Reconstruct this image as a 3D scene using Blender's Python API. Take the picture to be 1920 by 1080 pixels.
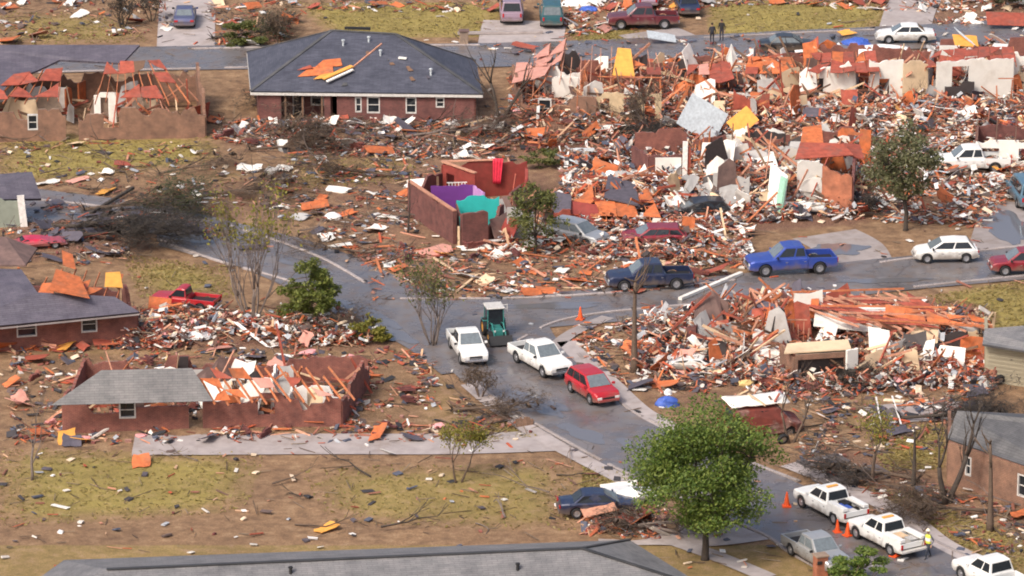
import bpy, math, random
import numpy as np
from mathutils import Vector, Matrix, Euler, noise
random.seed(7); RNG = np.random.default_rng(7)
S = bpy.context.scene; C = S.collection; D = bpy.data
R = math.radians; PI = math.pi
for o in list(D.objects): D.objects.remove(o)
# ---------------------------------------------------------------- camera, sky, sun, exposure
CAMH, PITCH, FPX = 96.0, R(17.5), 8817.0
cam = D.objects.new('camera', D.cameras.new('camera')); C.objects.link(cam)
cam.location = (0, 0, CAMH); cam.rotation_euler = (PI/2-PITCH, 0, 0)
cam.data.sensor_width = 36; cam.data.lens = 36*FPX/1920; cam.data.clip_start = 1; cam.data.clip_end = 9000
S.camera = cam
SUN_EL, SUN_AZ = R(46), R(218)          # azimuth clockwise from +y: the sun stands behind the camera, a little to its left
w = D.worlds.new('World'); S.world = w; w.use_nodes = True
nt = w.node_tree; sky = nt.nodes.new('ShaderNodeTexSky'); sky.sky_type = 'NISHITA'
sky.sun_disc = False; sky.sun_elevation = SUN_EL; sky.sun_rotation = SUN_AZ; sky.air_density = 0.8; sky.dust_density = 6.0; sky.ozone_density = 0.6
bg = nt.nodes['Background']; bg.inputs['Strength'].default_value = 0.13
nt.links.new(sky.outputs[0], bg.inputs[0])
sun = D.objects.new('sun', D.lights.new('sun', 'SUN')); C.objects.link(sun)
sun.data.energy = 1.5; sun.data.angle = R(11); sun.data.color = (1, .93, .84)
sd = Vector((math.sin(SUN_AZ)*math.cos(SUN_EL), math.cos(SUN_AZ)*math.cos(SUN_EL), math.sin(SUN_EL)))
sun.rotation_euler = sd.to_track_quat('Z', 'Y').to_euler()
S.view_settings.view_transform = 'Standard'; S.view_settings.look = 'None'; S.view_settings.gamma = 1
S.cycles.filter_width = 1.9
S.view_settings.use_curve_mapping = False; S.view_settings.exposure = 0.53

# ---------------------------------------------------------------- from the survey picture to places on the ground (1920 x 1080)
def P(px, py, z=0.0):
    dx, dy = (px-960)/FPX, (540-py)/FPX
    d = Vector((dx, math.cos(PITCH)+dy*math.sin(PITCH), -math.sin(PITCH)+dy*math.cos(PITCH)))
    t = (z-CAMH)/d.z
    return Vector((d.x*t, d.y*t, z))
MOUNDS = [(1100,225,6,4,.7),(1400,165,8,4,.8),(1600,230,9,4,.35),(1800,238,8,4,.35),(1330,345,5,4,.9),(1440,372,4,3,.8),(1180,385,5,3,.8),
          (1370,655,4,4,.7),(1500,625,5,5,.8),(1700,665,6,5,.7),(680,245,9,3,.35),(1225,446,3,2,.35),(350,622,4,3,.4),(1000,240,4,3,.4),
          (140,455,5,4,.35),(1880,300,4,3,.4),(400,760,7,4,.5),(1160,985,3,2,.3)]
_M = [(P(a,b).x, P(a,b).y, rx*1.1, ry*1.2, h*1.35) for a,b,rx,ry,h in MOUNDS]
def HH(x, y):
    x = np.asarray(x, float); y = np.asarray(y, float); z = np.zeros_like(x)
    for cx, cy, rx, ry, h in _M:
        z += h*np.exp(-(((x-cx)/rx)**2+((y-cy)/ry)**2)*1.6)
    z += .02*np.sin(x*1.7+np.sin(y*.9)*2)*np.sin(y*1.3)
    return z
def HG(x, y): return float(HH(x, y))
def G(px, py, dz=0.0):
    p = P(px, py); p.z = HG(p.x, p.y)+dz; return p
def inpoly(x, y, poly):
    x = np.asarray(x); y = np.asarray(y); c = np.zeros(x.shape, bool); n = len(poly)
    for i in range(n):
        x0, y0 = poly[i]; x1, y1 = poly[(i+1) % n]
        if y0 == y1: continue
        m = ((y0 > y) != (y1 > y)) & (x < (x1-x0)*(y-y0)/(y1-y0)+x0); c ^= m
    return c
def wpoly(pp): return [(P(a,b).x, P(a,b).y) for a,b in pp]

# ---------------------------------------------------------------- materials
def newmat(name):
    m = D.materials.new(name); m.use_nodes = True
    return m, m.node_tree, m.node_tree.nodes['Principled BSDF']
def N(t, kind, **kw):
    n = t.nodes.new(kind)
    for k, v in kw.items(): setattr(n, k, v)
    return n
def noise_fac(t, scale, detail=4, coord='Object', rough=.6):
    tc = N(t, 'ShaderNodeTexCoord'); nz = N(t, 'ShaderNodeTexNoise'); nz.inputs['Scale'].default_value = scale
    nz.inputs['Detail'].default_value = detail; nz.inputs['Roughness'].default_value = rough
    t.links.new(tc.outputs[coord], nz.inputs['Vector']); return nz.outputs['Fac']
def ramp(t, fac, stops, interp='LINEAR'):
    r = N(t, 'ShaderNodeValToRGB'); r.color_ramp.interpolation = interp
    e = r.color_ramp.elements
    while len(e) < len(stops): e.new(.5)
    for k, (p, c) in enumerate(stops):
        e[k].position = p; e[k].color = (*c, 1) if len(c) == 3 else c
    t.links.new(fac, r.inputs[0]); return r.outputs[0]
def mixc(t, fac, a, b, mode='MIX'):
    m = N(t, 'ShaderNodeMix', data_type='RGBA', blend_type=mode)
    if isinstance(fac, (int, float)): m.inputs[0].default_value = fac
    else: t.links.new(fac, m.inputs[0])
    for s, v in ((6, a), (7, b)):
        if isinstance(v, tuple): m.inputs[s].default_value = (*v, 1)
        else: t.links.new(v, m.inputs[s])
    return m.outputs[2]
def math_(t, op, a, b=0.0):
    m = N(t, 'ShaderNodeMath', operation=op)
    for s, v in ((0, a), (1, b)):
        if isinstance(v, (int, float)): m.inputs[s].default_value = v
        else: t.links.new(v, m.inputs[s])
    return m.outputs[0]
def bump(t, b, h, strength=.3, dist=.02):
    n = N(t, 'ShaderNodeBump'); n.inputs['Strength'].default_value = strength; n.inputs['Distance'].default_value = dist
    t.links.new(h, n.inputs['Height']); t.links.new(n.outputs[0], b.inputs['Normal'])
_cache = {}
def sc(c, k): return tuple(min(1, v*k) for v in c)
def rough_mat(name, col, rough=.8, var=.35, scale=3.0, dirt=None, dirt_amt=.5, b=.25):
    """weathered opaque surface: two-scale tonal variation plus blotches of dirt"""
    if name in _cache: return _cache[name]
    m, t, p = newmat(name)
    n1 = noise_fac(t, scale, 5); c = ramp(t, n1, [(.25, sc(col, 1-var)), (.75, sc(col, 1+var*.5))])
    if dirt:
        n2 = noise_fac(t, scale*.35, 6, rough=.7); f = ramp(t, n2, [(.5, (0,0,0)), (.68, (dirt_amt,)*3)])
        c = mixc(t, f, c, dirt)
    oi = N(t, 'ShaderNodeObjectInfo'); v = math_(t, 'MULTIPLY_ADD', oi.outputs['Random'], .3); t.nodes[-1].inputs[2].default_value = .85
    hs = N(t, 'ShaderNodeHueSaturation'); t.links.new(v, hs.inputs['Value']); t.links.new(c, hs.inputs['Color'])
    t.links.new(hs.outputs[0], p.inputs['Base Color']); p.inputs['Roughness'].default_value = rough
    bump(t, p, n1, b); _cache[name] = m; return m
def scrap_mat(name, cols, rough=.85):
    """litter: every loose piece takes its own tone from the list"""
    if name in _cache: return _cache[name]
    m, t, p = newmat(name)
    g = N(t, 'ShaderNodeNewGeometry'); oi = N(t, 'ShaderNodeObjectInfo')
    r = math_(t, 'FRACT', math_(t, 'ADD', g.outputs['Random Per Island'], oi.outputs['Random']))
    c = ramp(t, r, [(i/len(cols), k) for i, k in enumerate(cols)], 'CONSTANT')
    nz = noise_fac(t, 4, 3); c = mixc(t, .5, c, ramp(t, nz, [(.3, (.55,)*3), (.7, (1.2,)*3)]), 'MULTIPLY')
    t.links.new(c, p.inputs['Base Color']); p.inputs['Roughness'].default_value = rough
    _cache[name] = m; return m
def leaf_mat(name, cols):
    m, t, p = newmat(name); g = N(t, 'ShaderNodeNewGeometry')
    c = ramp(t, g.outputs['Random Per Island'], [(i/max(1, len(cols)-1), k) for i, k in enumerate(cols)])
    t.links.new(c, p.inputs['Base Color']); p.inputs['Roughness'].default_value = .6
    tr = N(t, 'ShaderNodeBsdfTranslucent'); t.links.new(c, tr.inputs['Color'])
    mx = N(t, 'ShaderNodeMixShader'); mx.inputs[0].default_value = .4
    t.links.new(p.outputs[0], mx.inputs[1]); t.links.new(tr.outputs[0], mx.inputs[2])
    t.links.new(mx.outputs[0], t.nodes['Material Output'].inputs['Surface']); return m
def brick_mat(name, c1, c2, mortar):
    m, t, p = newmat(name); uv = N(t, 'ShaderNodeUVMap'); br = N(t, 'ShaderNodeTexBrick')
    br.inputs['Scale'].default_value = 1; br.inputs['Brick Width'].default_value = .23; br.inputs['Row Height'].default_value = .078
    br.inputs['Mortar Size'].default_value = .008; br.inputs['Color1'].default_value = (*c1, 1); br.inputs['Color2'].default_value = (*c2, 1)
    br.inputs['Mortar'].default_value = (*mortar, 1); t.links.new(uv.outputs[0], br.inputs['Vector'])
    n = noise_fac(t, 1.2, 6, rough=.7); c = mixc(t, .85, br.outputs['Color'], ramp(t, n, [(.3, (.5,.5,.52)), (.7, (1.4,1.3,1.2))]), 'MULTIPLY')
    t.links.new(c, p.inputs['Base Color']); p.inputs['Roughness'].default_value = .85; bump(t, p, br.outputs['Fac'], -.3, .01); return m
def shingle_mat(name, c1, c2):
    m, t, p = newmat(name); uv = N(t, 'ShaderNodeUVMap'); br = N(t, 'ShaderNodeTexBrick')
    br.inputs['Scale'].default_value = 1; br.inputs['Brick Width'].default_value = .6; br.inputs['Row Height'].default_value = .16
    br.inputs['Mortar Size'].default_value = .008; br.inputs['Color1'].default_value = (*c1, 1); br.inputs['Color2'].default_value = (*c2, 1)
    br.inputs['Mortar'].default_value = (*sc(c1, .5), 1); t.links.new(uv.outputs[0], br.inputs['Vector'])
    n = noise_fac(t, .8, 7, rough=.72); c = mixc(t, .7, br.outputs['Color'], ramp(t, n, [(.3, (.5,.5,.53)), (.5, (.95,.95,.95)), (.72, (1.45,1.4,1.36))]), 'MULTIPLY')
    t.links.new(c, p.inputs['Base Color']); p.inputs['Roughness'].default_value = .62; bump(t, p, br.outputs['Fac'], -.4, .015); return m
def paint_mat(name, col, metallic=.0, rough=.28, dirt=.25):
    if name in _cache: return _cache[name]
    m, t, p = newmat(name); n = noise_fac(t, 1.6, 6, rough=.7)
    c = mixc(t, ramp(t, n, [(.5, (0,0,0)), (.75, (dirt,)*3)]), col, (.22,.18,.14))
    tc = N(t, 'ShaderNodeTexCoord'); sp = N(t, 'ShaderNodeSeparateXYZ'); t.links.new(tc.outputs['Object'], sp.inputs[0])
    mud = math_(t, 'SUBTRACT', math_(t, 'MULTIPLY_ADD', n, .9), sp.outputs['Z']); t.nodes[-2].inputs[2].default_value = .38
    c = mixc(t, ramp(t, mud, [(.0, (0,0,0)), (.45, (.75,)*3)]), c, (.16,.12,.09))
    t.links.new(c, p.inputs['Base Color']); p.inputs['Metallic'].default_value = metallic
    t.links.new(ramp(t, n, [(.4, (rough,)*3), (.8, (min(1, rough+.35),)*3)]), p.inputs['Roughness'])
    p.inputs['Coat Weight'].default_value = .35; p.inputs['Coat Roughness'].default_value = .1
    _cache[name] = m; return m
def plain(name, col, rough=.5, metallic=0.0):
    if name in _cache: return _cache[name]
    m, t, p = newmat(name); n = noise_fac(t, 5, 3)
    t.links.new(ramp(t, n, [(.3, sc(col, .8)), (.7, sc(col, 1.12))]), p.inputs['Base Color'])
    p.inputs['Roughness'].default_value = rough; p.inputs['Metallic'].default_value = metallic; _cache[name] = m; return m

M = {}
M['brick'] = brick_mat('brick', (.20,.062,.05), (.25,.085,.066), (.26,.17,.14))
M['brick_dark'] = brick_mat('dark brick', (.13,.042,.04), (.17,.058,.052), (.18,.12,.11))
M['brick_brown'] = brick_mat('brown brick', (.19,.095,.062), (.235,.12,.08), (.3,.23,.18))
M['brick_orange'] = brick_mat('orange brick', (.36,.11,.055), (.42,.14,.075), (.36,.22,.15))
M['sh_blue'] = shingle_mat('slate blue shingles', (.06,.064,.088), (.088,.092,.122))
M['sh_grey'] = shingle_mat('grey shingles', (.17,.17,.175), (.21,.205,.21))
M['sh_dark'] = shingle_mat('dark grey shingles', (.095,.095,.10), (.12,.12,.125)); M['sh_purple'] = shingle_mat('dark purple grey shingles', (.10,.09,.12), (.125,.115,.145))
M['white_wall'] = rough_mat('white plaster', (.82,.79,.73), .85, .12, 1.5, (.5,.43,.34), .35)
M['cream_wall'] = rough_mat('cream plaster', (.72,.55,.36), .85, .15, 1.5, (.4,.3,.2), .4)
M['beige_wall'] = rough_mat('beige boards', (.50,.38,.24), .85, .25, 2.2, (.25,.16,.1), .6)
M['grey_wall'] = rough_mat('grey plaster', (.42,.41,.40), .85, .2, 1.5, (.25,.2,.17), .5)
M['khaki'] = rough_mat('khaki siding', (.36,.32,.23), .8, .12, 1.5)
M['purple_wall'] = rough_mat('purple paint', (.17,.04,.26), .7, .15, 2); M['lilac_wall'] = rough_mat('lilac paint', (.52,.27,.55), .7, .15, 2)
M['teal_wall'] = rough_mat('turquoise paint', (.03,.52,.49), .7, .12, 2); M['red_wall'] = rough_mat('red paint', (.27,.045,.035), .7, .35, 2, (.2,.06,.04), .6)
M['wood_orange'] = rough_mat('fresh orange timber', (.55,.185,.08), .8, .4, 4, (.2,.12,.08), .6); M['wood_salmon'] = rough_mat('salmon timber', (.60,.29,.19), .8, .4, 4, (.25,.16,.11), .6)
M['wood_pale'] = rough_mat('pale timber', (.72,.52,.33), .8, .3, 5); M['wood_brown'] = rough_mat('weathered brown timber', (.19,.11,.07), .85, .35, 5)
M['ply_orange'] = rough_mat('orange sheathing board', (.61,.165,.055), .8, .45, 2.5, (.24,.12,.07), .7); M['ply_red'] = rough_mat('red sheathing board', (.40,.09,.055), .8, .45, 2.5, (.18,.09,.07), .7)
M['ply_yellow'] = rough_mat('yellow sheathing board', (.76,.36,.07), .8, .25, 2.5, (.6,.28,.06), .4); M['ply_pink'] = rough_mat('pinkish sheathing board', (.62,.30,.24), .8, .25, 2.5, (.4,.2,.15), .4)
M['drywall'] = rough_mat('white drywall', (.82,.80,.75), .9, .12, 2, (.5,.42,.33), .5)
M['shingle_sheet'] = rough_mat('torn shingle sheet', (.10,.09,.115), .85, .35, 3)
M['siding'] = rough_mat('white siding', (.80,.79,.77), .6, .1, 2, (.45,.4,.33), .4)
M['sheet_metal'] = plain('grey sheet metal', (.55,.60,.63), .5, .15)
M['insul_pink'] = rough_mat('pink insulation', (.78,.36,.36), 1, .3, 6); M['insul_yellow'] = rough_mat('yellow insulation', (.78,.58,.25), 1, .3, 6)
M['bark'] = rough_mat('bark', (.13,.09,.065), .95, .4, 6); M['bark_grey'] = rough_mat('grey bark', (.19,.15,.13), .95, .4, 6); M['bark_dark'] = rough_mat('dark bark', (.07,.055,.045), .95, .4, 6)
M['concrete'] = rough_mat('concrete', (.38,.335,.325), .8, .22, 1.2, (.22,.17,.14), .6)
M['wall_white_trim'] = plain('white trim paint', (.8,.78,.74), .6); M['frame_white'] = plain('white window frame', (.6,.58,.55), .5)
M['door_and_shade'] = plain('dark door and painted shade', (.05,.04,.04), .6); M['pole'] = plain('white painted rail', (.75,.73,.7), .5)
M['rubber'] = plain('tyre rubber', (.018,.018,.02), .85); M['rim'] = plain('wheel rim', (.45,.45,.47), .35, .7); M['black'] = plain('black plastic', (.02,.02,.022), .6)
M['headlight'] = plain('headlight lens', (.72,.72,.70), .12); M['taillight'] = plain('tail light lens', (.42,.015,.015), .2); M['chrome'] = plain('bright metal', (.6,.6,.62), .25, .8)
M['glass'] = plain('tinted glass', (.022,.026,.032), .06); M['glass_light'] = plain('glass with painted sky sheen', (.16,.19,.21), .08)  # second glass is a paler copy, sky reflection painted into its colour
M['cone'] = plain('cone orange', (.85,.11,.02), .55); M['reflect'] = plain('white reflective band', (.85,.85,.83), .5)
M['hotpink'] = plain('red cloth', (.72,.03,.07), .75); M['mint'] = plain('mint foam', (.38,.68,.52), .8)
M['blue_tarp'] = rough_mat('blue tarp', (.06,.13,.5), .5, .3, 4); M['white_tarp'] = rough_mat('white plastic sheeting', (.85,.84,.82), .5, .1, 3)

# ---------------------------------------------------------------- mesh builder
class MB:
    def __init__(s): s.v = []; s.f = []; s.uv = {}; s.mi = []
    def add(s, vs, fs, uvs=None, mi=0):
        b = len(s.v); s.v.extend([tuple(v) for v in vs])
        for k, f in enumerate(fs):
            if uvs: s.uv[len(s.f)] = uvs[k]
            s.f.append(tuple(b+i for i in f)); s.mi.append(mi)
        return s
    def box(s, c, d, rot=None, mi=0):
        hx, hy, hz = d[0]/2, d[1]/2, d[2]/2
        vs = [Vector((x, y, z)) for x in (-hx, hx) for y in (-hy, hy) for z in (-hz, hz)]
        if rot is not None: vs = [rot @ v for v in vs]
        return s.add([v+Vector(c) for v in vs], [(0,1,3,2),(4,6,7,5),(0,4,5,1),(2,3,7,6),(0,2,6,4),(1,5,7,3)], None, mi)
    def prism(s, pts, off, mi=0):
        """planar polygon pts (3d) extruded by vector off"""
        n = len(pts); pts = [Vector(p) for p in pts]; off = Vector(off)
        vs = pts+[p+off for p in pts]
        return s.add(vs, [tuple(range(n))[::-1], tuple(range(n, 2*n))]+[(i, (i+1) % n, n+(i+1) % n, n+i) for i in range(n)], None, mi)
    def tube(s, pts, rad, n=6, cap=True):
        pts = [Vector(p) for p in pts]; rings = []; u = None
        for i, p in enumerate(pts):
            d = (pts[min(i+1, len(pts)-1)]-pts[max(i-1, 0)])
            d = d.normalized() if d.length > 1e-6 else Vector((0,0,1))
            u = d.orthogonal() if u is None else u-d*u.dot(d)
            if u.length < 1e-4: u = d.orthogonal()
            u.normalize(); v = d.cross(u)
            rings.append([p+(u*math.cos(2*PI*k/n)+v*math.sin(2*PI*k/n))*rad[i] for k in range(n)])
        vs = [q for r in rings for q in r]; fs = []
        for i in range(len(pts)-1):
            for k in range(n):
                fs.append((i*n+k, i*n+(k+1) % n, (i+1)*n+(k+1) % n, (i+1)*n+k))
        if cap: fs += [tuple(range(n))[::-1], tuple((len(pts)-1)*n+k for k in range(n))]
        return s.add(vs, fs)
    def lathe(s, prof, n=16, axis='z', c=(0,0,0), closed=False):
        """prof: list of (r, h) turned about an axis"""
        vs = []; m = len(prof)
        for r, h in prof:
            for k in range(n):
                a = 2*PI*k/n; x, y = r*math.cos(a), r*math.sin(a)
                p = (x, y, h) if axis == 'z' else ((x, h, y) if axis == 'y' else (h, x, y))
                vs.append(Vector(p)+Vector(c))
        fs = [(i*n+k, i*n+(k+1) % n, ((i+1) % m)*n+(k+1) % n, ((i+1) % m)*n+k) for i in range(m if closed else m-1) for k in range(n)]
        if not closed: fs += [tuple(range(n))[::-1], tuple((m-1)*n+k for k in range(n))]
        return s.add(vs, fs)
    def warp(s, fn): s.v = [tuple(fn(Vector(v))) for v in s.v]; return s
    def mesh(s, name, mats, smooth=False):
        me = D.meshes.new(name); me.from_pydata(s.v, [], s.f)
        for m in (mats if isinstance(mats, (list, tuple)) else [mats]): me.materials.append(m)
        if any(s.mi): me.polygons.foreach_set('material_index', s.mi)
        if s.uv:
            ul = me.uv_layers.new(name='UVMap')
            for fi, uvs in s.uv.items():
                po = me.polygons[fi]
                for li, uv in zip(po.loop_indices, uvs): ul.data[li].uv = uv
        if smooth: me.polygons.foreach_set('use_smooth', [True]*len(me.polygons))
        me.update(); return me
    def build(s, name, mats, parent=None, loc=None, rot=None, smooth=False, bevel=0):
        import bmesh
        me = s.mesh(name, mats, smooth)
        bm = bmesh.new(); bm.from_mesh(me); bmesh.ops.recalc_face_normals(bm, faces=bm.faces); bm.to_mesh(me); bm.free()
        return link(name, me, parent, loc, rot, bevel)
def link(name, me, parent=None, loc=None, rot=None, bevel=0):
    o = D.objects.new(name, me); C.objects.link(o)
    if parent is not None: o.parent = parent
    if loc is not None: o.location = loc
    if rot is not None: o.rotation_euler = rot
    if bevel:
        b = o.modifiers.new('bevel', 'BEVEL'); b.width = bevel; b.segments = 2; b.limit_method = 'ANGLE'; b.angle_limit = R(28)
        b.harden_normals = False
    return o
LABELS = {}
def tag(o, label=None, cat=None, group=None, kind=None):
    if label: o['label'] = label
    if cat: o['category'] = cat
    if group: o['group'] = group
    if kind: o['kind'] = kind
    return o
def empty(name, loc, rz=0, label=None, cat=None, group=None, rot=None):
    o = D.objects.new(name, None); C.objects.link(o); o.location = loc; o.empty_display_size = .2
    o.rotation_euler = rot if rot is not None else (0, 0, rz)
    return tag(o, label, cat, group)
def npmesh(name, V, F, mat, smooth=False):
    """V (n,3), F (m,k) as arrays"""
    me = D.meshes.new(name); k = F.shape[1]
    me.vertices.add(len(V)); me.vertices.foreach_set('co', V.astype(np.float32).ravel())
    me.loops.add(F.size); me.loops.foreach_set('vertex_index', F.astype(np.int32).ravel())
    me.polygons.add(len(F)); me.polygons.foreach_set('loop_start', np.arange(0, F.size, k, dtype=np.int32))
    me.polygons.foreach_set('use_smooth', np.full(len(F), smooth)); me.materials.append(mat)
    me.update(calc_edges=True); me.validate(); return me
def rotmats(ax, ay, az):
    ca, sa, cb, sb, cc, sg = np.cos(ax), np.sin(ax), np.cos(ay), np.sin(ay), np.cos(az), np.sin(az)
    m = np.empty((len(ax), 3, 3))
    m[:,0,0]=cc*cb; m[:,0,1]=cc*sb*sa-sg*ca; m[:,0,2]=cc*sb*ca+sg*sa
    m[:,1,0]=sg*cb; m[:,1,1]=sg*sb*sa+cc*ca; m[:,1,2]=sg*sb*ca-cc*sa
    m[:,2,0]=-sb;   m[:,2,1]=cb*sa;          m[:,2,2]=cb*ca
    return m
_BV = np.array([(x,y,z) for x in (-.5,.5) for y in (-.5,.5) for z in (-.5,.5)])
_BF = np.array([(0,1,3,2),(4,6,7,5),(0,4,5,1),(2,3,7,6),(0,2,6,4),(1,5,7,3)])
def boxes(name, c, d, rm, mat, jit=.0):
    n = len(c); V = _BV[None]*d[:,None,:]
    if jit: V = V*(1+RNG.uniform(-jit, jit, (n,8,3)))
    V = np.einsum('nij,nkj->nki', rm, V)+c[:,None,:]
    F = (_BF[None]+8*np.arange(n)[:,None,None]).reshape(-1,4)
    return npmesh(name, V.reshape(-1,3), F, mat)
# ---------------------------------------------------------------- ground, roads, pavements
GRASS = [ # lawns (pixels), strength
 ([(560,5),(940,5),(930,70),(640,72)],.95),([(1330,0),(1660,5),(1650,55),(1330,75)],.95),([(0,250),(395,255),(420,300),(60,345),(0,340)],.8),
 ([(530,290),(820,285),(760,345),(540,360)],.6),([(1740,555),(1960,520),(1960,640),(1850,640)],.95),([(1640,800),(1770,795),(1770,880),(1650,885)],1.),
 ([(1600,910),(1700,925),(1900,1000),(1990,1090),(1880,1080),(1780,1010)],.9),([(230,480),(430,500),(440,560),(260,560)],.7),([(850,790),(960,790),(1010,820),(850,835)],.7),
 ([(1090,870),(1180,890),(1200,940),(1090,940)],.8),([(0,840),(500,850),(460,960),(0,990)],.7),([(560,880),(1080,860),(1080,1000),(620,980)],.6),([(850,480),(1130,470),(1120,545),(900,550)],.3),([(1100,640),(1240,640),(1230,700),(1130,700)],.3),
 ([(1430,380),(1560,420),(1700,450),(1840,440),(1820,480),(1660,480),(1420,470)],.35),([(1490,740),(1700,740),(1660,830),(1520,830)],.4),([(0,20),(230,30),(280,80),(0,85)],.6),
 ([(1060,60),(1180,40),(1220,85),(1100,90)],.8),([(1260,1040),(1450,1030),(1500,1080),(1280,1080)],.3),([(330,320),(520,300),(520,350),(340,360)],.4),([(20,640),(840,640),(1000,830),(20,830)],.4),([(960,630),(1130,590),(1180,640),(1080,655)],.3)]
RUB = [([(960,80),(1960,70),(1960,255),(960,285)],.8),([(400,225),(960,225),(1060,330),(1060,470),(640,470),(560,300),(400,280)],.55),([(1040,260),(1640,255),(1640,420),(1040,470)],.85),
 ([(1620,240),(1960,240),(1960,430),(1620,420)],.6),([(1180,560),(1460,540),(1870,570),(1870,735),(1180,720)],.9),([(0,385),(320,395),(300,480),(0,500)],.7),([(560,330),(760,330),(780,470),(600,450)],.5),
 ([(600,450),(1300,470),(1300,560),(700,550)],.45),([(220,585),(700,600),(760,660),(220,660)],.7),([(1060,690),(1500,690),(1500,790),(1240,770)],.5),([(0,0),(560,0),(560,80),(0,60)],.35),
 ([(1640,0),(1960,0),(1960,110),(1740,110)],.6),([(1500,820),(1660,840),(1900,960),(1850,980),(1560,900)],.6),([(0,360),(500,330),(560,430),(320,410)],.5),([(60,660),(820,650),(820,810),(60,830)],.5),([(1090,940),(1280,980),(1240,1020),(1090,1010)],.5)]
def feather(X, Y, poly, soft):
    a = np.zeros(X.shape)
    for dx, dy in ((0,0),(soft,0),(-soft,0),(0,soft),(0,-soft),(soft*.6,soft*.6),(-soft*.6,-soft*.6),(soft*.6,-soft*.6),(-soft*.6,soft*.6)):
        a += inpoly(X+dx, Y+dy, poly)
    return a/9
def axis(lo, hi, step, far):
    a = np.arange(lo, hi+1e-6, step); g = []; s = step; v = 0
    while v < far: s *= 1.6; v += s; g.append(v)
    return np.concatenate([(lo-np.array(g))[::-1], a, hi+np.array(g)])
gx, gy = axis(-52, 52, .45, 3500), axis(236, 420, .45, 3500)
X, Y = np.meshgrid(gx, gy); Z = HH(X, Y)
V = np.stack([X, Y, Z], -1).reshape(-1, 3); nx = len(gx)
ii = (np.arange(len(gy)-1)[:,None]*nx+np.arange(nx-1)[None]).ravel()
F = np.stack([ii, ii+1, ii+nx+1, ii+nx], -1)
ga = np.zeros(X.shape); ra = np.zeros(X.shape)
for pp, k in GRASS: ga = np.maximum(ga, k*feather(X, Y, wpoly(pp), 2.4))
for pp, k in RUB: ra = np.maximum(ra, k*feather(X, Y, wpoly(pp), 1.2))
ra = np.maximum(ra, np.clip(Z*1.8, 0, .95))
ga = np.where((Y > 405) | (Y < 255), .5, ga)
m, t, p = newmat('ground cover')
at = N(t, 'ShaderNodeAttribute', attribute_name='cover'); se = N(t, 'ShaderNodeSeparateColor'); t.links.new(at.outputs['Color'], se.inputs[0])
nf, nm, nb = noise_fac(t, 9, 6, rough=.75), noise_fac(t, 1.1, 6, rough=.7), noise_fac(t, .22, 5)
dirt = ramp(t, nm, [(.28, (.13,.078,.048)), (.5, (.27,.165,.092)), (.72, (.40,.275,.165))])
grs = ramp(t, nm, [(.25, (.17,.12,.05)), (.5, (.31,.25,.07)), (.75, (.41,.325,.12))])
rub = ramp(t, nf, [(.28, (.035,.022,.02)), (.45, (.13,.065,.045)), (.57, (.25,.13,.09)), (.7, (.48,.34,.27))])  # rubble tones; the darkest stop paints shaded gaps under the heaps
def thr(x, n, soft=.3): # attribute against noise, so the edges break up
    d = math_(t, 'SUBTRACT', math_(t, 'MULTIPLY_ADD', x, 1.3), n); t.nodes[-2].inputs[2].default_value = 0
    return ramp(t, math_(t, 'ADD', d, .5), [(.5-soft*.2, (0,0,0)), (.5+soft*1.4, (1,1,1))])
c = mixc(t, thr(se.outputs[0], nm), dirt, grs)
c = mixc(t, math_(t, 'MULTIPLY', thr(se.outputs[1], nm), .85), c, rub)
c = mixc(t, .75, c, ramp(t, nf, [(.3, (.5,.5,.5)), (.7, (1.35,1.3,1.25))]), 'MULTIPLY')
c = mixc(t, .6, c, ramp(t, nb, [(.35, (.75,.72,.72)), (.65, (1.2,1.2,1.15))]), 'MULTIPLY')
t.links.new(c, p.inputs['Base Color']); p.inputs['Roughness'].default_value = .95; bump(t, p, nf, .8, .08)
me = npmesh('ground', V, F, m, True)
ca = me.color_attributes.new('cover', 'FLOAT_COLOR', 'POINT')
ca.data.foreach_set('color', np.stack([ga, ra, np.zeros_like(ga), np.ones_like(ga)], -1).astype(np.float32).ravel())
tag(link('ground', me), kind='structure')

def smooth_line(pp, n=10):
    q = [P(a, b) for a, b in pp]; out = []
    for i in range(len(q)-1):
        p0, p1, p2, p3 = q[max(i-1, 0)], q[i], q[i+1], q[min(i+2, len(q)-1)]
        for k in range(n):
            s = k/n
            out.append(.5*((2*p1)+(p2-p0)*s+(2*p0-5*p1+4*p2-p3)*s*s+(3*p1-p0-3*p2+p3)*s**3))
    return out+[q[-1]]
def ribbon(name, pp, width, z, mat, kind='structure', thick=0.0):
    L = smooth_line(pp); mb = MB(); vs = []
    for i, q in enumerate(L):
        d = (L[min(i+1, len(L)-1)]-L[max(i-1, 0)]); d.z = 0; d.normalize(); nrm = Vector((-d.y, d.x, 0))
        wv = width if not isinstance(width, (list, tuple)) else width[0]+(width[1]-width[0])*i/(len(L)-1)
        for s in (-.5, -.25, 0, .25, .5): vs.append(q+nrm*wv*s+Vector((0, 0, z)))
    n = 5; fs = [(i*n+k, i*n+k+1, (i+1)*n+k+1, (i+1)*n+k) for i in range(len(L)-1) for k in range(n-1)]
    mb.add(vs, fs); o = mb.build(name, mat); return tag(o, kind=kind)
m, t, p = newmat('asphalt')
a1, a2, a3 = noise_fac(t, 14, 5, rough=.8), noise_fac(t, .35, 6, rough=.65), noise_fac(t, .9, 5)
c = ramp(t, a2, [(.3, (.115,.107,.112)), (.55, (.17,.158,.163)), (.75, (.225,.21,.212))])
c = mixc(t, .5, c, ramp(t, a1, [(.3, (.7,.7,.7)), (.7, (1.25,1.25,1.25))]), 'MULTIPLY')
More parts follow.
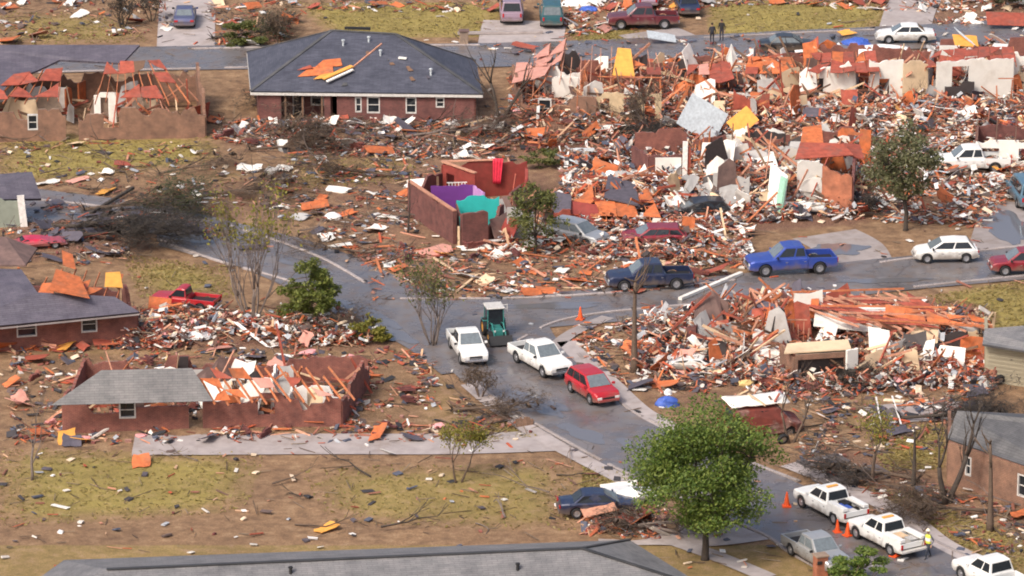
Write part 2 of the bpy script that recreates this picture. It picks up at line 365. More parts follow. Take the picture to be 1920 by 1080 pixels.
vo = N(t, 'ShaderNodeTexVoronoi', feature='DISTANCE_TO_EDGE'); vo.inputs['Scale'].default_value = .16; tc = N(t, 'ShaderNodeTexCoord')
wv = N(t, 'ShaderNodeVectorMath', operation='ADD'); nn = N(t, 'ShaderNodeTexNoise'); nn.inputs['Scale'].default_value = .6
t.links.new(tc.outputs['Object'], nn.inputs['Vector']); t.links.new(tc.outputs['Object'], wv.inputs[0]); t.links.new(nn.outputs['Color'], wv.inputs[1]); t.links.new(wv.outputs[0], vo.inputs['Vector'])
c = mixc(t, ramp(t, vo.outputs['Distance'], [(.0, (.65,)*3), (.012, (0,0,0))]), c, (.07,.06,.065))
c = mixc(t, ramp(t, a3, [(.48, (0,0,0)), (.7, (.7,)*3)]), c, (.17,.115,.08))
t.links.new(c, p.inputs['Base Color']); t.links.new(ramp(t, a2, [(.38, (.14,)*3), (.62, (.5,)*3)]), p.inputs['Roughness']); bump(t, p, a1, .25, .01)
M['asphalt'] = m
ROAD_E = [(760,592),(850,594),(957,588),(1133,574),(1280,560),(1400,546),(1560,528),(1713,512),(1920,494),(2150,474)]
ROAD_W = [(-160,352),(-40,372),(60,386),(200,404),(320,428),(430,456),(530,482),(640,530),(740,582),(850,632),(930,690)]
ROAD_S = [(905,600),(925,640),(975,700),(1060,758),(1150,806),(1250,862),(1400,930),(1540,990),(1650,1045),(1800,1112),(2000,1200)]
ROAD_N = [(-200,128),(0,118),(340,110),(640,107),(930,104),(1200,95),(1500,80),(1700,71),(1920,58),(2200,40)]
ribbon('road', ROAD_E, 7.3, .07, M['asphalt']); ribbon('road', ROAD_W, 7.6, .074, M['asphalt']); ribbon('road', ROAD_S, [8.4, 7.0], .078, M['asphalt']); ribbon('road', ROAD_N, 7.6, .07, M['asphalt'])
tag(MB().prism([P(a,b,.05) for a,b in ((690,560),(830,560),(980,560),(1010,600),(985,625),(960,650),(880,700),(780,640))], (0,0,.032)).build('road_junction', M['asphalt']), kind='structure')
DW = [('driveway',[(352,-10),(350,45),(348,98)],4.2),('driveway',[(985,40),(980,60),(975,92)],6.2),('driveway',[(1720,-5),(1705,25),(1695,62)],3.8),('driveway',[(1905,380),(1890,420),(1875,470)],4.0),
      ('driveway',[(1545,440),(1590,465),(1610,505)],4.6),('driveway',[(520,330),(560,380),(600,490)],.01),('driveway',[(250,836),(600,834),(840,834),(1035,828)],3.4),('driveway',[(1120,1005),(1230,1003),(1330,1005),(1445,990)],3.2),
      ('driveway',[(1850,770),(1700,775),(1640,782)],3.2),('driveway',[(1215,60),(1260,80)],5.0),('driveway',[(1060,700),(1250,705),(1330,720)],.01)]
mcon = M['concrete']
for nme, pp, wd in DW:
    if wd > .1: ribbon(nme, pp, wd*1.12, .062+.002*random.random()+.004*len(D.objects) % .006, mcon)
SW = [([(1062,642),(1085,668),(1140,715),(1207,775),(1290,818)],1.3),([(1480,872),(1606,924),(1700,972),(1769,1022),(1850,1062)],1.4),([(880,722),(935,768),(1010,818),(1090,862),(1180,908)],1.2),([(1035,655),(1075,625),(1140,596)],1.0),
      ([(1200,995),(1330,1040),(1440,1085)],1.3)]
for pp, wd in SW: ribbon('pavement', pp, wd, .085, mcon)
def kerb(pp, wd=.22, h=.15):
    L = smooth_line(pp, 6); mb = MB()
    for i in range(len(L)-1):
        a, b = L[i], L[i+1]; d = b-a
        if random.random() < .06: continue
        mb.box((a+b)/2+Vector((0,0,h/2)), (d.length-.015, wd, h), Matrix.Rotation(math.atan2(d.y, d.x), 3, 'Z'))
    tag(mb.build('kerb', mcon, bevel=.03), kind='structure')
for pp in ([(300,452),(367,477),(440,500),(540,528),(610,560)],[(430,425),(530,457),(597,483),(640,505),(690,535)],[(905,735),(960,768),(1010,800),(1090,845),(1170,887),(1290,942),(1431,1004),(1475,1034),(1560,1082)],
           [(1085,665),(1165,757),(1230,795),(1360,850),(1500,905),(1640,955),(1760,1020),(1900,1088)],[(750,562),(860,562),(957,561),(1133,552),(1280,538),(1380,527)],[(972,640),(1040,606),(1133,588),(1280,574),(1440,556)],
           [(1713,540),(1800,531),(1920,519),(2000,512)],[(1650,494),(1710,486),(1790,478),(1850,470),(1960,460)],[(0,140),(200,134),(460,128),(640,126)],[(360,93),(640,88),(900,86)],[(1320,72),(1500,63),(1640,57)],[(30,372),(150,384),(240,395)]):
    kerb(pp)
# pale wet gutter strips beside the kerb
for pp in ([(316,459),(340,468),(366,478)],[(930,760),(1010,812),(1110,868),(1165,895)]):
    ribbon('gutter', pp, .7, .086, M['concrete'])
# rain puddles: still water over wet asphalt
m, t, p = newmat('puddle water'); p.inputs['Base Color'].default_value = (.15,.145,.155,1); p.inputs['Roughness'].default_value = .06; p.inputs['IOR'].default_value = 1.5; p.inputs['Specular IOR Level'].default_value = .9
bump(t, p, noise_fac(t, 3, 3), .04, .01)
def puddle(cx, cy, rx, ry, rot=0, z=.094, seed=1):
    g = P(cx, cy); n = 40; pts = []
    for i in range(n):
        an = 2*PI*i/n; k = 1+.5*noise.noise(Vector((math.cos(an)*1.3+seed*5, math.sin(an)*1.3, 0)))+.2*noise.noise(Vector((math.cos(an)*4+seed*5, math.sin(an)*4, 3)))
        x, y = rx*k*math.cos(an), ry*k*math.sin(an); pts.append((g.x+x*math.cos(rot)-y*math.sin(rot), g.y+x*math.sin(rot)+y*math.cos(rot), z))
    tag(MB().add(pts, [tuple(range(n))]).build('puddle', m), kind='structure')
puddle(690,592,3.3,1.0,-1.05,seed=1); puddle(735,628,2.2,.9,-1.0,seed=2); puddle(1888,425,1.6,4.2,.05,.09,seed=3); puddle(560,495,3.0,.8,-.8,.09,seed=4); puddle(1010,760,1.0,3.0,.6,seed=5); puddle(1090,815,.8,2.2,.6,seed=6); puddle(1040,575,3.4,.7,.1,seed=7); puddle(1660,528,3.0,.5,.1,seed=8); puddle(350,448,2.4,.8,-.5,.09,seed=9); puddle(1180,835,.5,1.4,.6,seed=10); puddle(700,108,4,.7,0,.09,seed=11); puddle(1570,470,2.0,1.5,0,.092,seed=12)
# ---------------------------------------------------------------- building helpers
def uvwall(mb, A, B, h, th, openings, jag, seed, z0=-.15):
    """wall from A to B, cut by openings (u0,u1,z0,z1 in metres), with a broken top; front = right of A->B"""
    A, B = Vector((A.x, A.y, 0)), Vector((B.x, B.y, 0)); L = (B-A).length; d = (B-A)/L; nrm = Vector((d.y, -d.x, 0))
    us = {0.0, L}
    for o in openings: us |= {max(0, min(L, o[0])), max(0, min(L, o[1]))}
    step = .26 if jag else 2.0
    k = int(L/step)
    for i in range(1, k): us.add(i*L/k)
    us = sorted(us); us = [u for i, u in enumerate(us) if i == 0 or u-us[i-1] > 1e-3]
    zs = {z0, h}
    for o in openings: zs |= {max(z0, o[2]), min(h, o[3])}
    if jag:
        for i in range(1, int(h/.5)): zs.add(i*.5)
    zs = sorted(zs)
    rnd = random.Random(seed); top = []; off = rnd.random()*50
    lev = rnd.random()
    for u in us:
        if rnd.random() < .38: lev = max(0, min(1, .45+noise.noise(Vector((u*.5+off, 0, 0)))*1.3+rnd.uniform(-.35,.35)))
        top.append(h-jag*lev-(rnd.uniform(0,.1) if lev > .05 else 0) if jag else h)
    nu, nz = len(us), len(zs)
    def pt(i, j, s): z = min(zs[j], top[i]); return A+d*us[i]+nrm*(th/2*s)+Vector((0, 0, z))
    def solid(i, j):
        if not (0 <= i < nu-1 and 0 <= j < nz-1): return False
        if zs[j] >= top[i]-1e-4 and zs[j] >= top[i+1]-1e-4: return False
        um, zm = (us[i]+us[i+1])/2, (zs[j]+zs[j+1])/2
        return not any(o[0] < um < o[1] and o[2] < zm < o[3] for o in openings)
    for i in range(nu-1):
        for j in range(nz-1):
            if not solid(i, j): continue
            a = [pt(i, j, 1), pt(i+1, j, 1), pt(i+1, j+1, 1), pt(i, j+1, 1)]; b = [pt(i, j, -1), pt(i+1, j, -1), pt(i+1, j+1, -1), pt(i, j+1, -1)]
            uv = [(us[i], zs[j]), (us[i+1], zs[j]), (us[i+1], a[2].z), (us[i], a[3].z)]
            mb.add(a, [(0,1,2,3)], [uv]); mb.add(b, [(3,2,1,0)], [uv[::-1]])
            for s, q in ((solid(i-1, j), (0,3)), (solid(i+1, j), (2,1)), (solid(i, j-1), (1,0)), (solid(i, j+1), (3,2))):
                if not s:
                    p0, p1 = q; mb.add([a[p0], a[p1], b[p1], b[p0]], [(0,1,2,3)], [[uv[p0], uv[p1], (uv[p1][0]+th, uv[p1][1]), (uv[p0][0]+th, uv[p0][1])]])
    return A, d, nrm, L
def local(parent, v): return parent.matrix_local.inverted() @ v
def wall(root, pa, pb, h, mat, openings=(), jag=0.0, th=.2, name='wall', seed=None, z0=-.15):
    """pa, pb: pixels of the wall's foot; openings in fractions of its length: (f0, f1, z0, z1, 'window'|'door'|'hole'|'garage')"""
    A, B = P(*pa) if not isinstance(pa, Vector) else pa, P(*pb) if not isinstance(pb, Vector) else pb
    L = (Vector((B.x,B.y,0))-Vector((A.x,A.y,0))).length; mb = MB()
    ops = [(o[0]*L, o[1]*L, o[2], o[3]) for o in openings]
    A0, d, nrm, L = uvwall(mb, A, B, h, th, ops, jag, seed if seed is not None else int(A.x*37+A.y*11), z0)
    r = root.location; mb.warp(lambda v: v-r)
    wo = mb.build(name, mat, root)
    for o, spec in zip(ops, openings):
        kind = spec[4] if len(spec) > 4 else 'hole'
        c = A0+d*((o[0]+o[1])/2)-r; w_, h_ = o[1]-o[0], o[3]-o[2]; zc = (o[2]+o[3])/2; rz = Matrix.Rotation(math.atan2(d.y, d.x), 3, 'Z')
        fr = MB(); f = .09 if kind == 'window' else .11
        if kind in ('window', 'door', 'garage'):
            for s in (-1, 1): fr.box(c+d*(s*(w_/2-f/2))+Vector((0,0,zc)), (f, th+.05, h_), rz)
            fr.box(c+Vector((0,0,o[3]-f/2)), (w_-2*f-.004, th+.05, f), rz)
            if kind == 'window':
                fr.box(c+Vector((0,0,o[2]+f/2)), (w_-2*f-.004, th+.05, f), rz); fr.box(c+Vector((0,0,zc)), (w_-2*f-.004, th*.7, .05), rz)
            fo = fr.build('window' if kind == 'window' else 'doorway', M['frame_white'], root)
            if kind == 'window':
                for q in (-1, 1):
                    MB().box(c+Vector((0,0,zc+q*(h_-2*f)/4)), (w_-2*f-.01, .02, (h_-2*f)/2-.055), rz).build('pane', M['glass'], fo)
            elif kind == 'door':
                MB().box(c-nrm*.05+Vector((0,0,zc-f/2)), (w_-2*f-.02, .05, h_-f-.02), rz).build('door', M['door_and_shade'], fo)
    return wo
def patch(a, b, c, d, u, v): return (a*(1-u)+b*u)*(1-v)+(d*(1-u)+c*u)*v
def roof_face(mb, pts, th=.14, uscale=1):
    """one sloping roof plane, first edge is the eave; uv along the eave and up the slope"""
    pts = [Vector(p) for p in pts]; e = (pts[1]-pts[0]).normalized(); n = e.cross(pts[2]-pts[0]).normalized()
    if n.z < 0: n = -n
    up = n.cross(e); o = pts[0]
    if up.z < 0: up = -up
    uv = [((p-o).dot(e), (p-o).dot(up)) for p in pts]; k = len(pts); low = [p-n*th for p in pts]
    mb.add(pts+low, [tuple(range(k)), tuple(range(k, 2*k))[::-1]]+[(i, k+i, k+(i+1) % k, (i+1) % k) for i in range(k)],
           [uv, uv[::-1]]+[[uv[i], uv[i], uv[(i+1) % k], uv[(i+1) % k]] for i in range(k)])
    return n
def bar(root, name, a, b, sx, sy, mat, z=Vector((0,0,1))):
    """straight timber between two world points, child of root"""
    a, b = Vector(a), Vector(b); d = b-a; x = d.normalized(); y = z.cross(x)
    if y.length < .05: y = Vector((0,1,0)).cross(x)
    y.normalize(); zz = x.cross(y); rot = Matrix((x, y, zz)).transposed(); r = root.location if root else Vector()
    return MB().box((a+b)/2-r, (d.length, sx, sy), rot).build(name, mat, root)
def deck(root, a, b, c, d, nu, nv, mats, skip=.3, rafters=True, seed=1, rmat='wood_orange', name='roof_panel'):
    """ruined roof plane: rafters down the slope, sheathing boards on top with many gone"""
    rnd = random.Random(seed); r = root.location
    nrm = (b-a).cross(d-a).normalized(); nrm = -nrm if nrm.z < 0 else nrm
    if rafters:
        k = max(3, int((b-a).length/.75))
        for i in range(k+1):
            u = i/k; p0, p1 = patch(a, b, c, d, u, -.05-.1*rnd.random()), patch(a, b, c, d, min(1, max(0, u+rnd.uniform(-.02, .02))), 1+.1*rnd.random()-.35*(rnd.random() < .25))
            bar(root, 'rafter', p0-nrm*.1, p1-nrm*.1, .05, .15, M[rmat])
    for i in range(nu):
        for j in range(nv):
            if rnd.random() < skip: continue
            e = .012; q = [patch(a, b, c, d, (i+e)/nu, (j+e)/nv), patch(a, b, c, d, (i+1-e)/nu, (j+e)/nv), patch(a, b, c, d, (i+1-e)/nu, (j+1-e)/nv), patch(a, b, c, d, (i+e)/nu, (j+1-e)/nv)]
            lift = [rnd.uniform(0, .08)+(.3*rnd.random() if rnd.random() < .15 else 0) for _ in q]
            q = [x.lerp(q[(k_+1) % 4], rnd.uniform(-.1,.12)) for k_, x in enumerate(q)]
            if rnd.random() < .45: # a snapped corner
                kx = rnd.randrange(4); q[kx] = q[kx]*.55+q[(kx+2) % 4]*.45
            q = [x+nrm*l-r for x, l in zip(q, lift)]
            MB().prism(q, nrm*.03).build(name, M[mats[0] if rnd.random() < .72 else rnd.choice(mats)], root)
# ---------------------------------------------------------------- vehicles (x forward, origin on the ground below the middle)
SPEC = {
 'pickup': dict(L=5.8, W=2.0, H=1.9, belt=1.18, sill=.42, r=.41, ax=(1.86,-1.72), top=[(-2.9,1.1),(-.95,1.16),(-.9,1.18),(1.1,1.2),(1.3,1.17),(2.6,1.08),(2.82,.98),(2.9,.8)], cab=(-.92,1.42,-.72,.55), rows=2, bed=(-2.88,-.98)),
 'pickup_old': dict(L=5.2, W=1.9, H=1.75, belt=1.08, sill=.40, r=.38, ax=(1.6,-1.5), top=[(-2.6,1.0),(-.4,1.06),(1.0,1.08),(1.15,1.05),(2.4,.98),(2.55,.9),(2.6,.75)], cab=(-.35,1.2,-.22,.45), rows=1, bed=(-2.58,-.42)),
 'suv': dict(L=4.6, W=1.88, H=1.68, belt=1.02, sill=.34, r=.36, ax=(1.38,-1.32), top=[(-2.3,.72),(-2.22,.98),(-1.9,1.03),(.95,1.05),(1.2,1.03),(2.0,.95),(2.22,.84),(2.3,.66)], cab=(-2.15,1.3,-1.75,.35), rows=3),
 'hatch': dict(L=4.2, W=1.76, H=1.48, belt=.92, sill=.28, r=.32, ax=(1.3,-1.27), top=[(-2.1,.62),(-2.02,.9),(-1.7,.94),(.85,.95),(1.1,.93),(1.8,.82),(2.02,.7),(2.1,.52)], cab=(-1.95,1.25,-1.45,.25), rows=2),
 'sedan': dict(L=4.75, W=1.82, H=1.45, belt=.92, sill=.27, r=.33, ax=(1.42,-1.38), top=[(-2.37,.68),(-2.28,.9),(-1.5,.97),(.95,.95),(1.15,.93),(2.0,.82),(2.28,.7),(2.37,.52)], cab=(-1.65,1.25,-.95,.3), rows=2),
 'van': dict(L=5.1, W=1.98, H=1.98, belt=1.08, sill=.33, r=.35, ax=(1.6,-1.45), top=[(-2.55,.75),(-2.5,1.05),(-2.3,1.08),(1.4,1.1),(1.6,1.06),(2.3,.92),(2.48,.8),(2.55,.6)], cab=(-2.48,1.75,-2.3,.85), rows=3)}
def interp(pts, x): return float(np.interp(x, [p[0] for p in pts], [p[1] for p in pts]))
def wheel(root, x, y, r, wdt=.24, rimmat='rim', sc_=None):
    s = 1 if y > 0 else -1
    t = MB().lathe([(r*.62, -wdt/2), (r*.9, -wdt/2), (r, -wdt*.36), (r, wdt*.36), (r*.9, wdt/2), (r*.62, wdt/2)], 18, 'y', (x, y, r), True).build('wheel', M['rubber'], root, smooth=False)
    b = MB(); b.lathe([(r*.64, -.07), (r*.6, s*wdt*.38), (r*.2, s*wdt*.25), (.06, s*wdt*.42)] if s > 0 else [(r*.64, .07), (r*.6, s*wdt*.38), (r*.2, s*wdt*.25), (.06, s*wdt*.42)], 12, 'y', (x, y, r))
    b.build('rim', M[rimmat], t); return t
def car(kind, px, py, heading, paint, label, cat=None, name=None, group=None, crush=0, squash=1.0, roll=(0,0), z=.08, glass='glass', nowheels=(), seed=0, open_door=False, extras=(), scale=1.0):
    q = SPEC[kind]; L, W, H, belt, sill, r = q['L'], q['W'], q['H'], q['belt'], q['sill'], q['r']
    rnd = random.Random(seed+int(px*7+py)); off = Vector((rnd.random()*90, rnd.random()*90, 0))
    g = P(px, py); g.z = max(z, HG(g.x, g.y)-.02) if not crush else HG(g.x, g.y)+z-.08
    root = empty(name or {'pickup':'pickup_truck','pickup_old':'pickup_truck','suv':'suv','hatch':'hatchback','sedan':'sedan','van':'van'}[kind], g, 0, label, cat or {'pickup':'pickup truck','pickup_old':'pickup truck','suv':'suv','hatch':'hatchback','sedan':'sedan car','van':'van'}[kind], group, (roll[0], roll[1], R(heading))); root.scale = (scale,)*3
    def fin(v):
        if crush:
            n = noise.noise_vector(v*.9+off)*crush+noise.noise_vector(v*2.6+off)*crush*.45
            v = v+Vector((n.x, n.y, n.z))*min(1, .25+v.z*.6)
            if v.z > sill: v.z = sill+(v.z-sill)*squash
        return v
    def put(mb, nm, mat, par=None, **k): return mb.warp(fin).build(nm, mat, par or root, **k)
    pm = M[paint] if isinstance(paint, str) else paint
    hl, hw = L/2, W/2-.02; x0 = q['bed'][1]+.02 if 'bed' in q else -hl
    # lower body: rings along the length, arches cut where the wheels are
    xs = {x0, hl}
    for p in q['top']:
        if x0 < p[0] < hl: xs.add(p[0])
    for a in q['ax']:
        for k in range(9):
            x = a+(r+.07)*math.cos(PI*k/8)
            if x0 < x < hl: xs.add(x)
        for x in (a-r-.075, a+r+.075):
            if x0 < x < hl: xs.add(x)
    xs = sorted(xs); xs = [x for i, x in enumerate(xs) if i == 0 or x-xs[i-1] > .004]
    def zlow(x):
        for a in q['ax']:
            if abs(x-a) <= r+.0705: return max(sill, r+math.sqrt(max(0, (r+.07)**2-(x-a)**2)))
        return sill+(.06 if abs(x) > hl-.15 else 0)
    def half(x): e = max(0, abs(x)-(hl-.55))/.55; return hw*(1-.13*e*e)
    vs, n = [], 9
    for x in xs:
        t_, b_, h_ = interp(q['top'], x), zlow(x), half(x); b_ = min(b_, t_-.12); md = b_+(t_-b_)*.55
        vs += [(x,-h_*.97,b_),(x,-h_,md),(x,-h_*.985,t_-.09),(x,-h_*.9,t_-.01),(x,0,t_+.025),(x,h_*.9,t_-.01),(x,h_*.985,t_-.09),(x,h_,md),(x,h_*.97,b_)]
    fs = []
    for i in range(len(xs)-1):
        for k in range(n): fs.append((i*n+k, i*n+(k+1) % n, (i+1)*n+(k+1) % n, (i+1)*n+k))
    fs += [tuple(range(n)), tuple((len(xs)-1)*n+k for k in range(n))[::-1]]
    put(MB().add(vs, fs), 'body', pm, bevel=.035)
    # cabin
    xb0, xb1, xr0, xr1 = q['cab']; wb, wr = hw*.93, hw*.74; zb, zr = belt-.06, H
    c8 = [Vector(v) for v in ((xb0,-wb,zb),(xb1,-wb,zb),(xb1,wb,zb),(xb0,wb,zb),(xr0,-wr,zr-.04),(xr1,-wr,zr-.04),(xr1,wr,zr-.04),(xr0,wr,zr-.04))]
    xm = (xr0+xr1)/2; top6 = [(xm,-wr,zr+.015),(xm,wr,zr+.015)]
    cb = MB().add(c8+[Vector(v) for v in top6], [(0,1,2,3),(0,4,8,5,1),(2,6,9,7,3),(1,5,6,2),(3,7,4,0),(4,7,9,8),(8,9,6,5)])
    put(cb, 'cabin', pm, bevel=.05)
    def pane(nm, a, b, c, d, us, par=None, gm=None):
        # a,b bottom; c,d top (a below d); us=(u0,u1,v0,v1)
        f = lambda u, v: (a*(1-u)+b*u)*(1-v)+(d*(1-u)+c*u)*v
        nr = (b-a).cross(d-a).normalized(); cen = (a+b+c+d)/4
        if nr.dot(cen-Vector((xm,0,(zb+zr)/2))) < 0: nr = -nr
        u0, u1, v0, v1 = us; pts = [f(u0,v0)+nr*.004, f(u1,v0)+nr*.004, f(u1,v1)+nr*.004, f(u0,v1)+nr*.004]
        return put(MB().prism(pts, nr*.018), nm, M[gm or glass], par)
    if not (crush and rnd.random() < .3): pane('windshield', c8[1], c8[2], c8[6], c8[5], (.06,.94,.14,.93), None, 'glass_light')
    pane('rear_window', c8[3], c8[0], c8[4], c8[7], (.08,.92,.2,.9))
    rows = q['rows']; cuts = {1:[(.06,.9)],2:[(.06,.47),(.51,.92)],3:[(.05,.3),(.33,.62),(.65,.93)]}[rows]
    if kind in ('pickup',): cuts = [(.05,.36),(.42,.88)]
    for s, (a, b, c, d) in ((-1, (c8[0], c8[1], c8[5], c8[4])), (1, (c8[3], c8[2], c8[6], c8[7]))):
        for u0, u1 in cuts: pane('side_window', a, b, c, d, (u0, u1, .2, .88))
    # doors, handles, mirrors
    dx = [(-.9+.02, .3), (.34, 1.28)] if rows > 1 and kind == 'pickup' else ([(-.3, 1.05)] if rows == 1 else [(-.95, .12), (.16, 1.05 if kind != 'van' else 1.3)])
    for s in (-1, 1):
        for a, b in dx:
            b = min(b, q['ax'][0]-r-.1); a = max(a, q['ax'][1]+r*.7)
            dm = MB().box(((a+b)/2, s*(hw+.002), (sill+.07+belt-.16)/2), (b-a, .018, belt-.16-sill-.07))
            do = put(dm, 'door', pm); put(MB().box((a+.14, s*(hw+.022), belt-.26), (.16, .03, .035)), 'handle', M['chrome'], do)
        put(MB().box((xb1-.32, s*(wb+.16), zb+.14), (.12, .2, .15)), 'side_mirror', M['black'] if rnd.random() < .5 else pm, bevel=.02)
    # front and rear
    zt = interp(q['top'], hl-.04); hf = half(hl)
    gr = put(MB().box((hl+.0, 0, zt-.2 if kind == 'pickup' else zt-.16), (.05, hf*1.05, .3 if kind == 'pickup' else .17)), 'grille', M['black'])
    if kind == 'pickup': put(MB().box((hl+.03, 0, zt-.2), (.03, hf*1.0, .06)), 'grille_bar', M['chrome'], gr)
    put(MB().box((hl+.02, 0, sill+.12), (.14, hf*1.85, .17)), 'front_bumper', M['chrome'] if kind.startswith('pickup') else pm, bevel=.03)
    put(MB().box((-hl-.01, 0, sill+.14), (.13, W*.86, .17)), 'rear_bumper', M['chrome'] if kind.startswith('pickup') else pm, bevel=.03)
    for s in (-1, 1):
        put(MB().box((hl-.06, s*hf*.76, zt-.13), (.14, hf*.4, .16)), 'headlight', M['headlight'], bevel=.02)
        zr_ = (1.0 if kind in ('pickup','pickup_old') else interp(q['top'], -hl+.1)-.1)
        put(MB().box((-hl+.0, s*(hw*(.9 if 'bed' in q else .74)), zr_-.08), (.07, .13 if kind != 'sedan' else .3, .3 if kind in ('van','suv','pickup','pickup_old') else .15)), 'tail_light', M['taillight'])
    # wheels
    for i, a in enumerate(q['ax']):
        for s in (-1, 1):
            if (i, s) in nowheels: continue
            wheel(root, a, s*(hw-.12), r)
    # the dark chassis under the sills
    put(MB().box((0, 0, sill+.03), (L*.9, W*.62, .2)), 'chassis', M['black'])
    if 'bed' in q:
        b0, b1 = q['bed']; zf = .74
        for s in (-1, 1):
            a = q['ax'][1]; pts = [(b0, 0, sill+.1), ]
            arc = [(a+(r+.07)*math.cos(t), 0, r+(r+.07)*math.sin(t)) for t in np.linspace(PI, 0, 9)]
            arc = [p for p in arc if p[2] >= sill]
            pts = [(b0,0,sill+.08),(a-r-.08,0,sill)]+arc+[(a+r+.08,0,sill),(b1,0,sill),(b1,0,belt-.02),(b0,0,belt-.07)]
            pts = [Vector((x, s*hw, z_)) for x, _, z_ in pts]
            put(MB().prism(pts, (0, -s*.09, 0)), 'bed_side', pm, bevel=.02)
        put(MB().box(((b0+b1)/2, 0, zf), (b1-b0-.14, 2*hw-.2, .05)), 'bed_floor', M['black'])
        put(MB().box((b0+.03, 0, (zf+belt-.08)/2+.02), (.07, 2*hw-.2, belt-.1-zf)), 'tailgate', pm, bevel=.015)
        put(MB().box((b1-.03, 0, (zf+belt-.04)/2), (.05, 2*hw-.2, belt-.04-zf)), 'bed_front', pm)
        if 'service' in extras:
            for s in (-1, 1):
                so = put(MB().box(((b0+b1)/2, s*(hw-.2), belt+.09), (b1-b0-.1, .38, .2)), 'side_locker', pm, bevel=.02)
                for k in range(3): put(MB().box((b0+.35+k*.58, s*(hw+.004), belt-.12), (.5, .02, .5 if k != 0 else .3)), 'locker_door', pm, so)
            put(MB().box((-hl-.05, 0, sill+.2), (.3, W*.98, .12)), 'step_bumper', M['frame_white'])
            put(MB().box((xm-.1, 0, zr+.06), (.22, .8, .08)), 'beacon_bar', M['ply_yellow'], bevel=.02)
    if 'rack' in extras:
        for s in (-1, 1): put(MB().box(((xr0+xr1)/2, s*wr*.86, zr+.05), ((xr1-xr0)*.85, .04, .05)), 'roof_rail', M['black'])
    if open_door:
        put(MB().box((-.55, -hw-.42, .72), (.1, .85, .62), Matrix.Rotation(R(12), 3, 'Z')), 'open_door', M['grey_wall'])
    return root
# ---------------------------------------------------------------- trees
def leafmesh(name, pts, size, mat, flat=.0, long=1.6, rng=None):
    rng = rng or RNG; n = len(pts); s = size*rng.uniform(.6, 1.35, n)
    rm = rotmats(rng.uniform(-1.3, 1.3, n)*(1-flat), rng.uniform(-1.3, 1.3, n)*(1-flat), rng.uniform(0, 2*PI, n))
    q = np.array([(-.5*long,0,0),(0,-.42,.06),(.5*long,0,-.05),(0,.42,.06)])
    V_ = np.einsum('nij,kj->nki', rm, q)*s[:,None,None]+pts[:,None,:]
    return npmesh(name, V_.reshape(-1, 3), np.arange(4*n).reshape(n, 4), mat)
def bent(a, b, sag, n=5, wob=.1, rnd=random):
    a, b = Vector(a), Vector(b); L = (b-a).length; out = []
    o = Vector((rnd.uniform(-1,1), rnd.uniform(-1,1), 0))*wob*L
    for i in range(n+1):
        t_ = i/n; p = a.lerp(b, t_)+Vector((0,0,sag*L))*math.sin(PI*t_)+o*math.sin(PI*t_); out.append(p)
    return out
TS = 1.1
def green_tree(px, py, H, rx, rz, zc, leaves, mat, label, bark='bark', name='tree', trunk_r=.2, leaf=.2, clumps=60, seed=1, lobes=None, fork=.3, lean=(0,0), group=None):
    """crown of leaf clumps spread through an uneven ellipsoid, each clump carried by a limb"""
    H, rx, rz, zc = H*TS, rx*TS, rz*TS, zc*TS
    rnd = random.Random(seed); rng = np.random.default_rng(seed); root = empty(name, G(px, py, -.05), 0, label, 'tree' if 'tree' in name else 'bush', group)
    cl = []
    while len(cl) < clumps:
        v = Vector((rnd.gauss(0,1), rnd.gauss(0,1), rnd.gauss(0,1))).normalized()*(.35+.65*rnd.random()**.5)
        k = 1+.6*noise.noise(v*1.9+Vector((seed*3.1,0,0)))
        p = Vector((v.x*rx*k+lean[0], v.y*rx*k+lean[1], zc+v.z*rz*k))
        if lobes and not lobes(p): continue
        cl.append((p, rnd.uniform(.4, 1.3)))
    f = Vector((lean[0]*.3, lean[1]*.3, H*fork)); tk = MB()
    tk.tube([(0,0,-.1),(0,0,.25),(.03,.02,f.z*.6),f], [trunk_r*1.5, trunk_r*1.1, trunk_r*.95, trunk_r*.85], 8)
    prim = sorted(cl, key=lambda c: rnd.random())[:max(5, clumps//7)]; joints = []
    for p, s_ in prim:
        L_ = bent(f, p, -.06, 6, .07, rnd); r0 = trunk_r*.55
        tk.tube(L_, [max(.02, r0*(1-.85*i/6)) for i in range(7)], 6); joints += L_[2:]
    for p, s_ in cl:
        j = min(joints, key=lambda q: (q-p).length); tk.tube(bent(j, p, .05, 3, .1, rnd), [.035, .028, .02, .012], 4)
    tk.build('trunk', M[bark], root, smooth=True)
    pts = []; tot = sum(s_**2 for _, s_ in cl)
    for p, s_ in cl:
        per = max(4, int(leaves*s_**2/tot)); d = rng.normal(0, 1, (per, 3)); d *= (rng.random((per, 1))**.4)/np.linalg.norm(d, axis=1, keepdims=True)
        pts.append(np.array(p)+d*np.array((rx*.31, rx*.31, rz*.25))*s_*np.array((1,1,.75)))
    me = leafmesh('crown', np.concatenate(pts), leaf, mat, .25, rng=rng); link('crown', me, root); return root
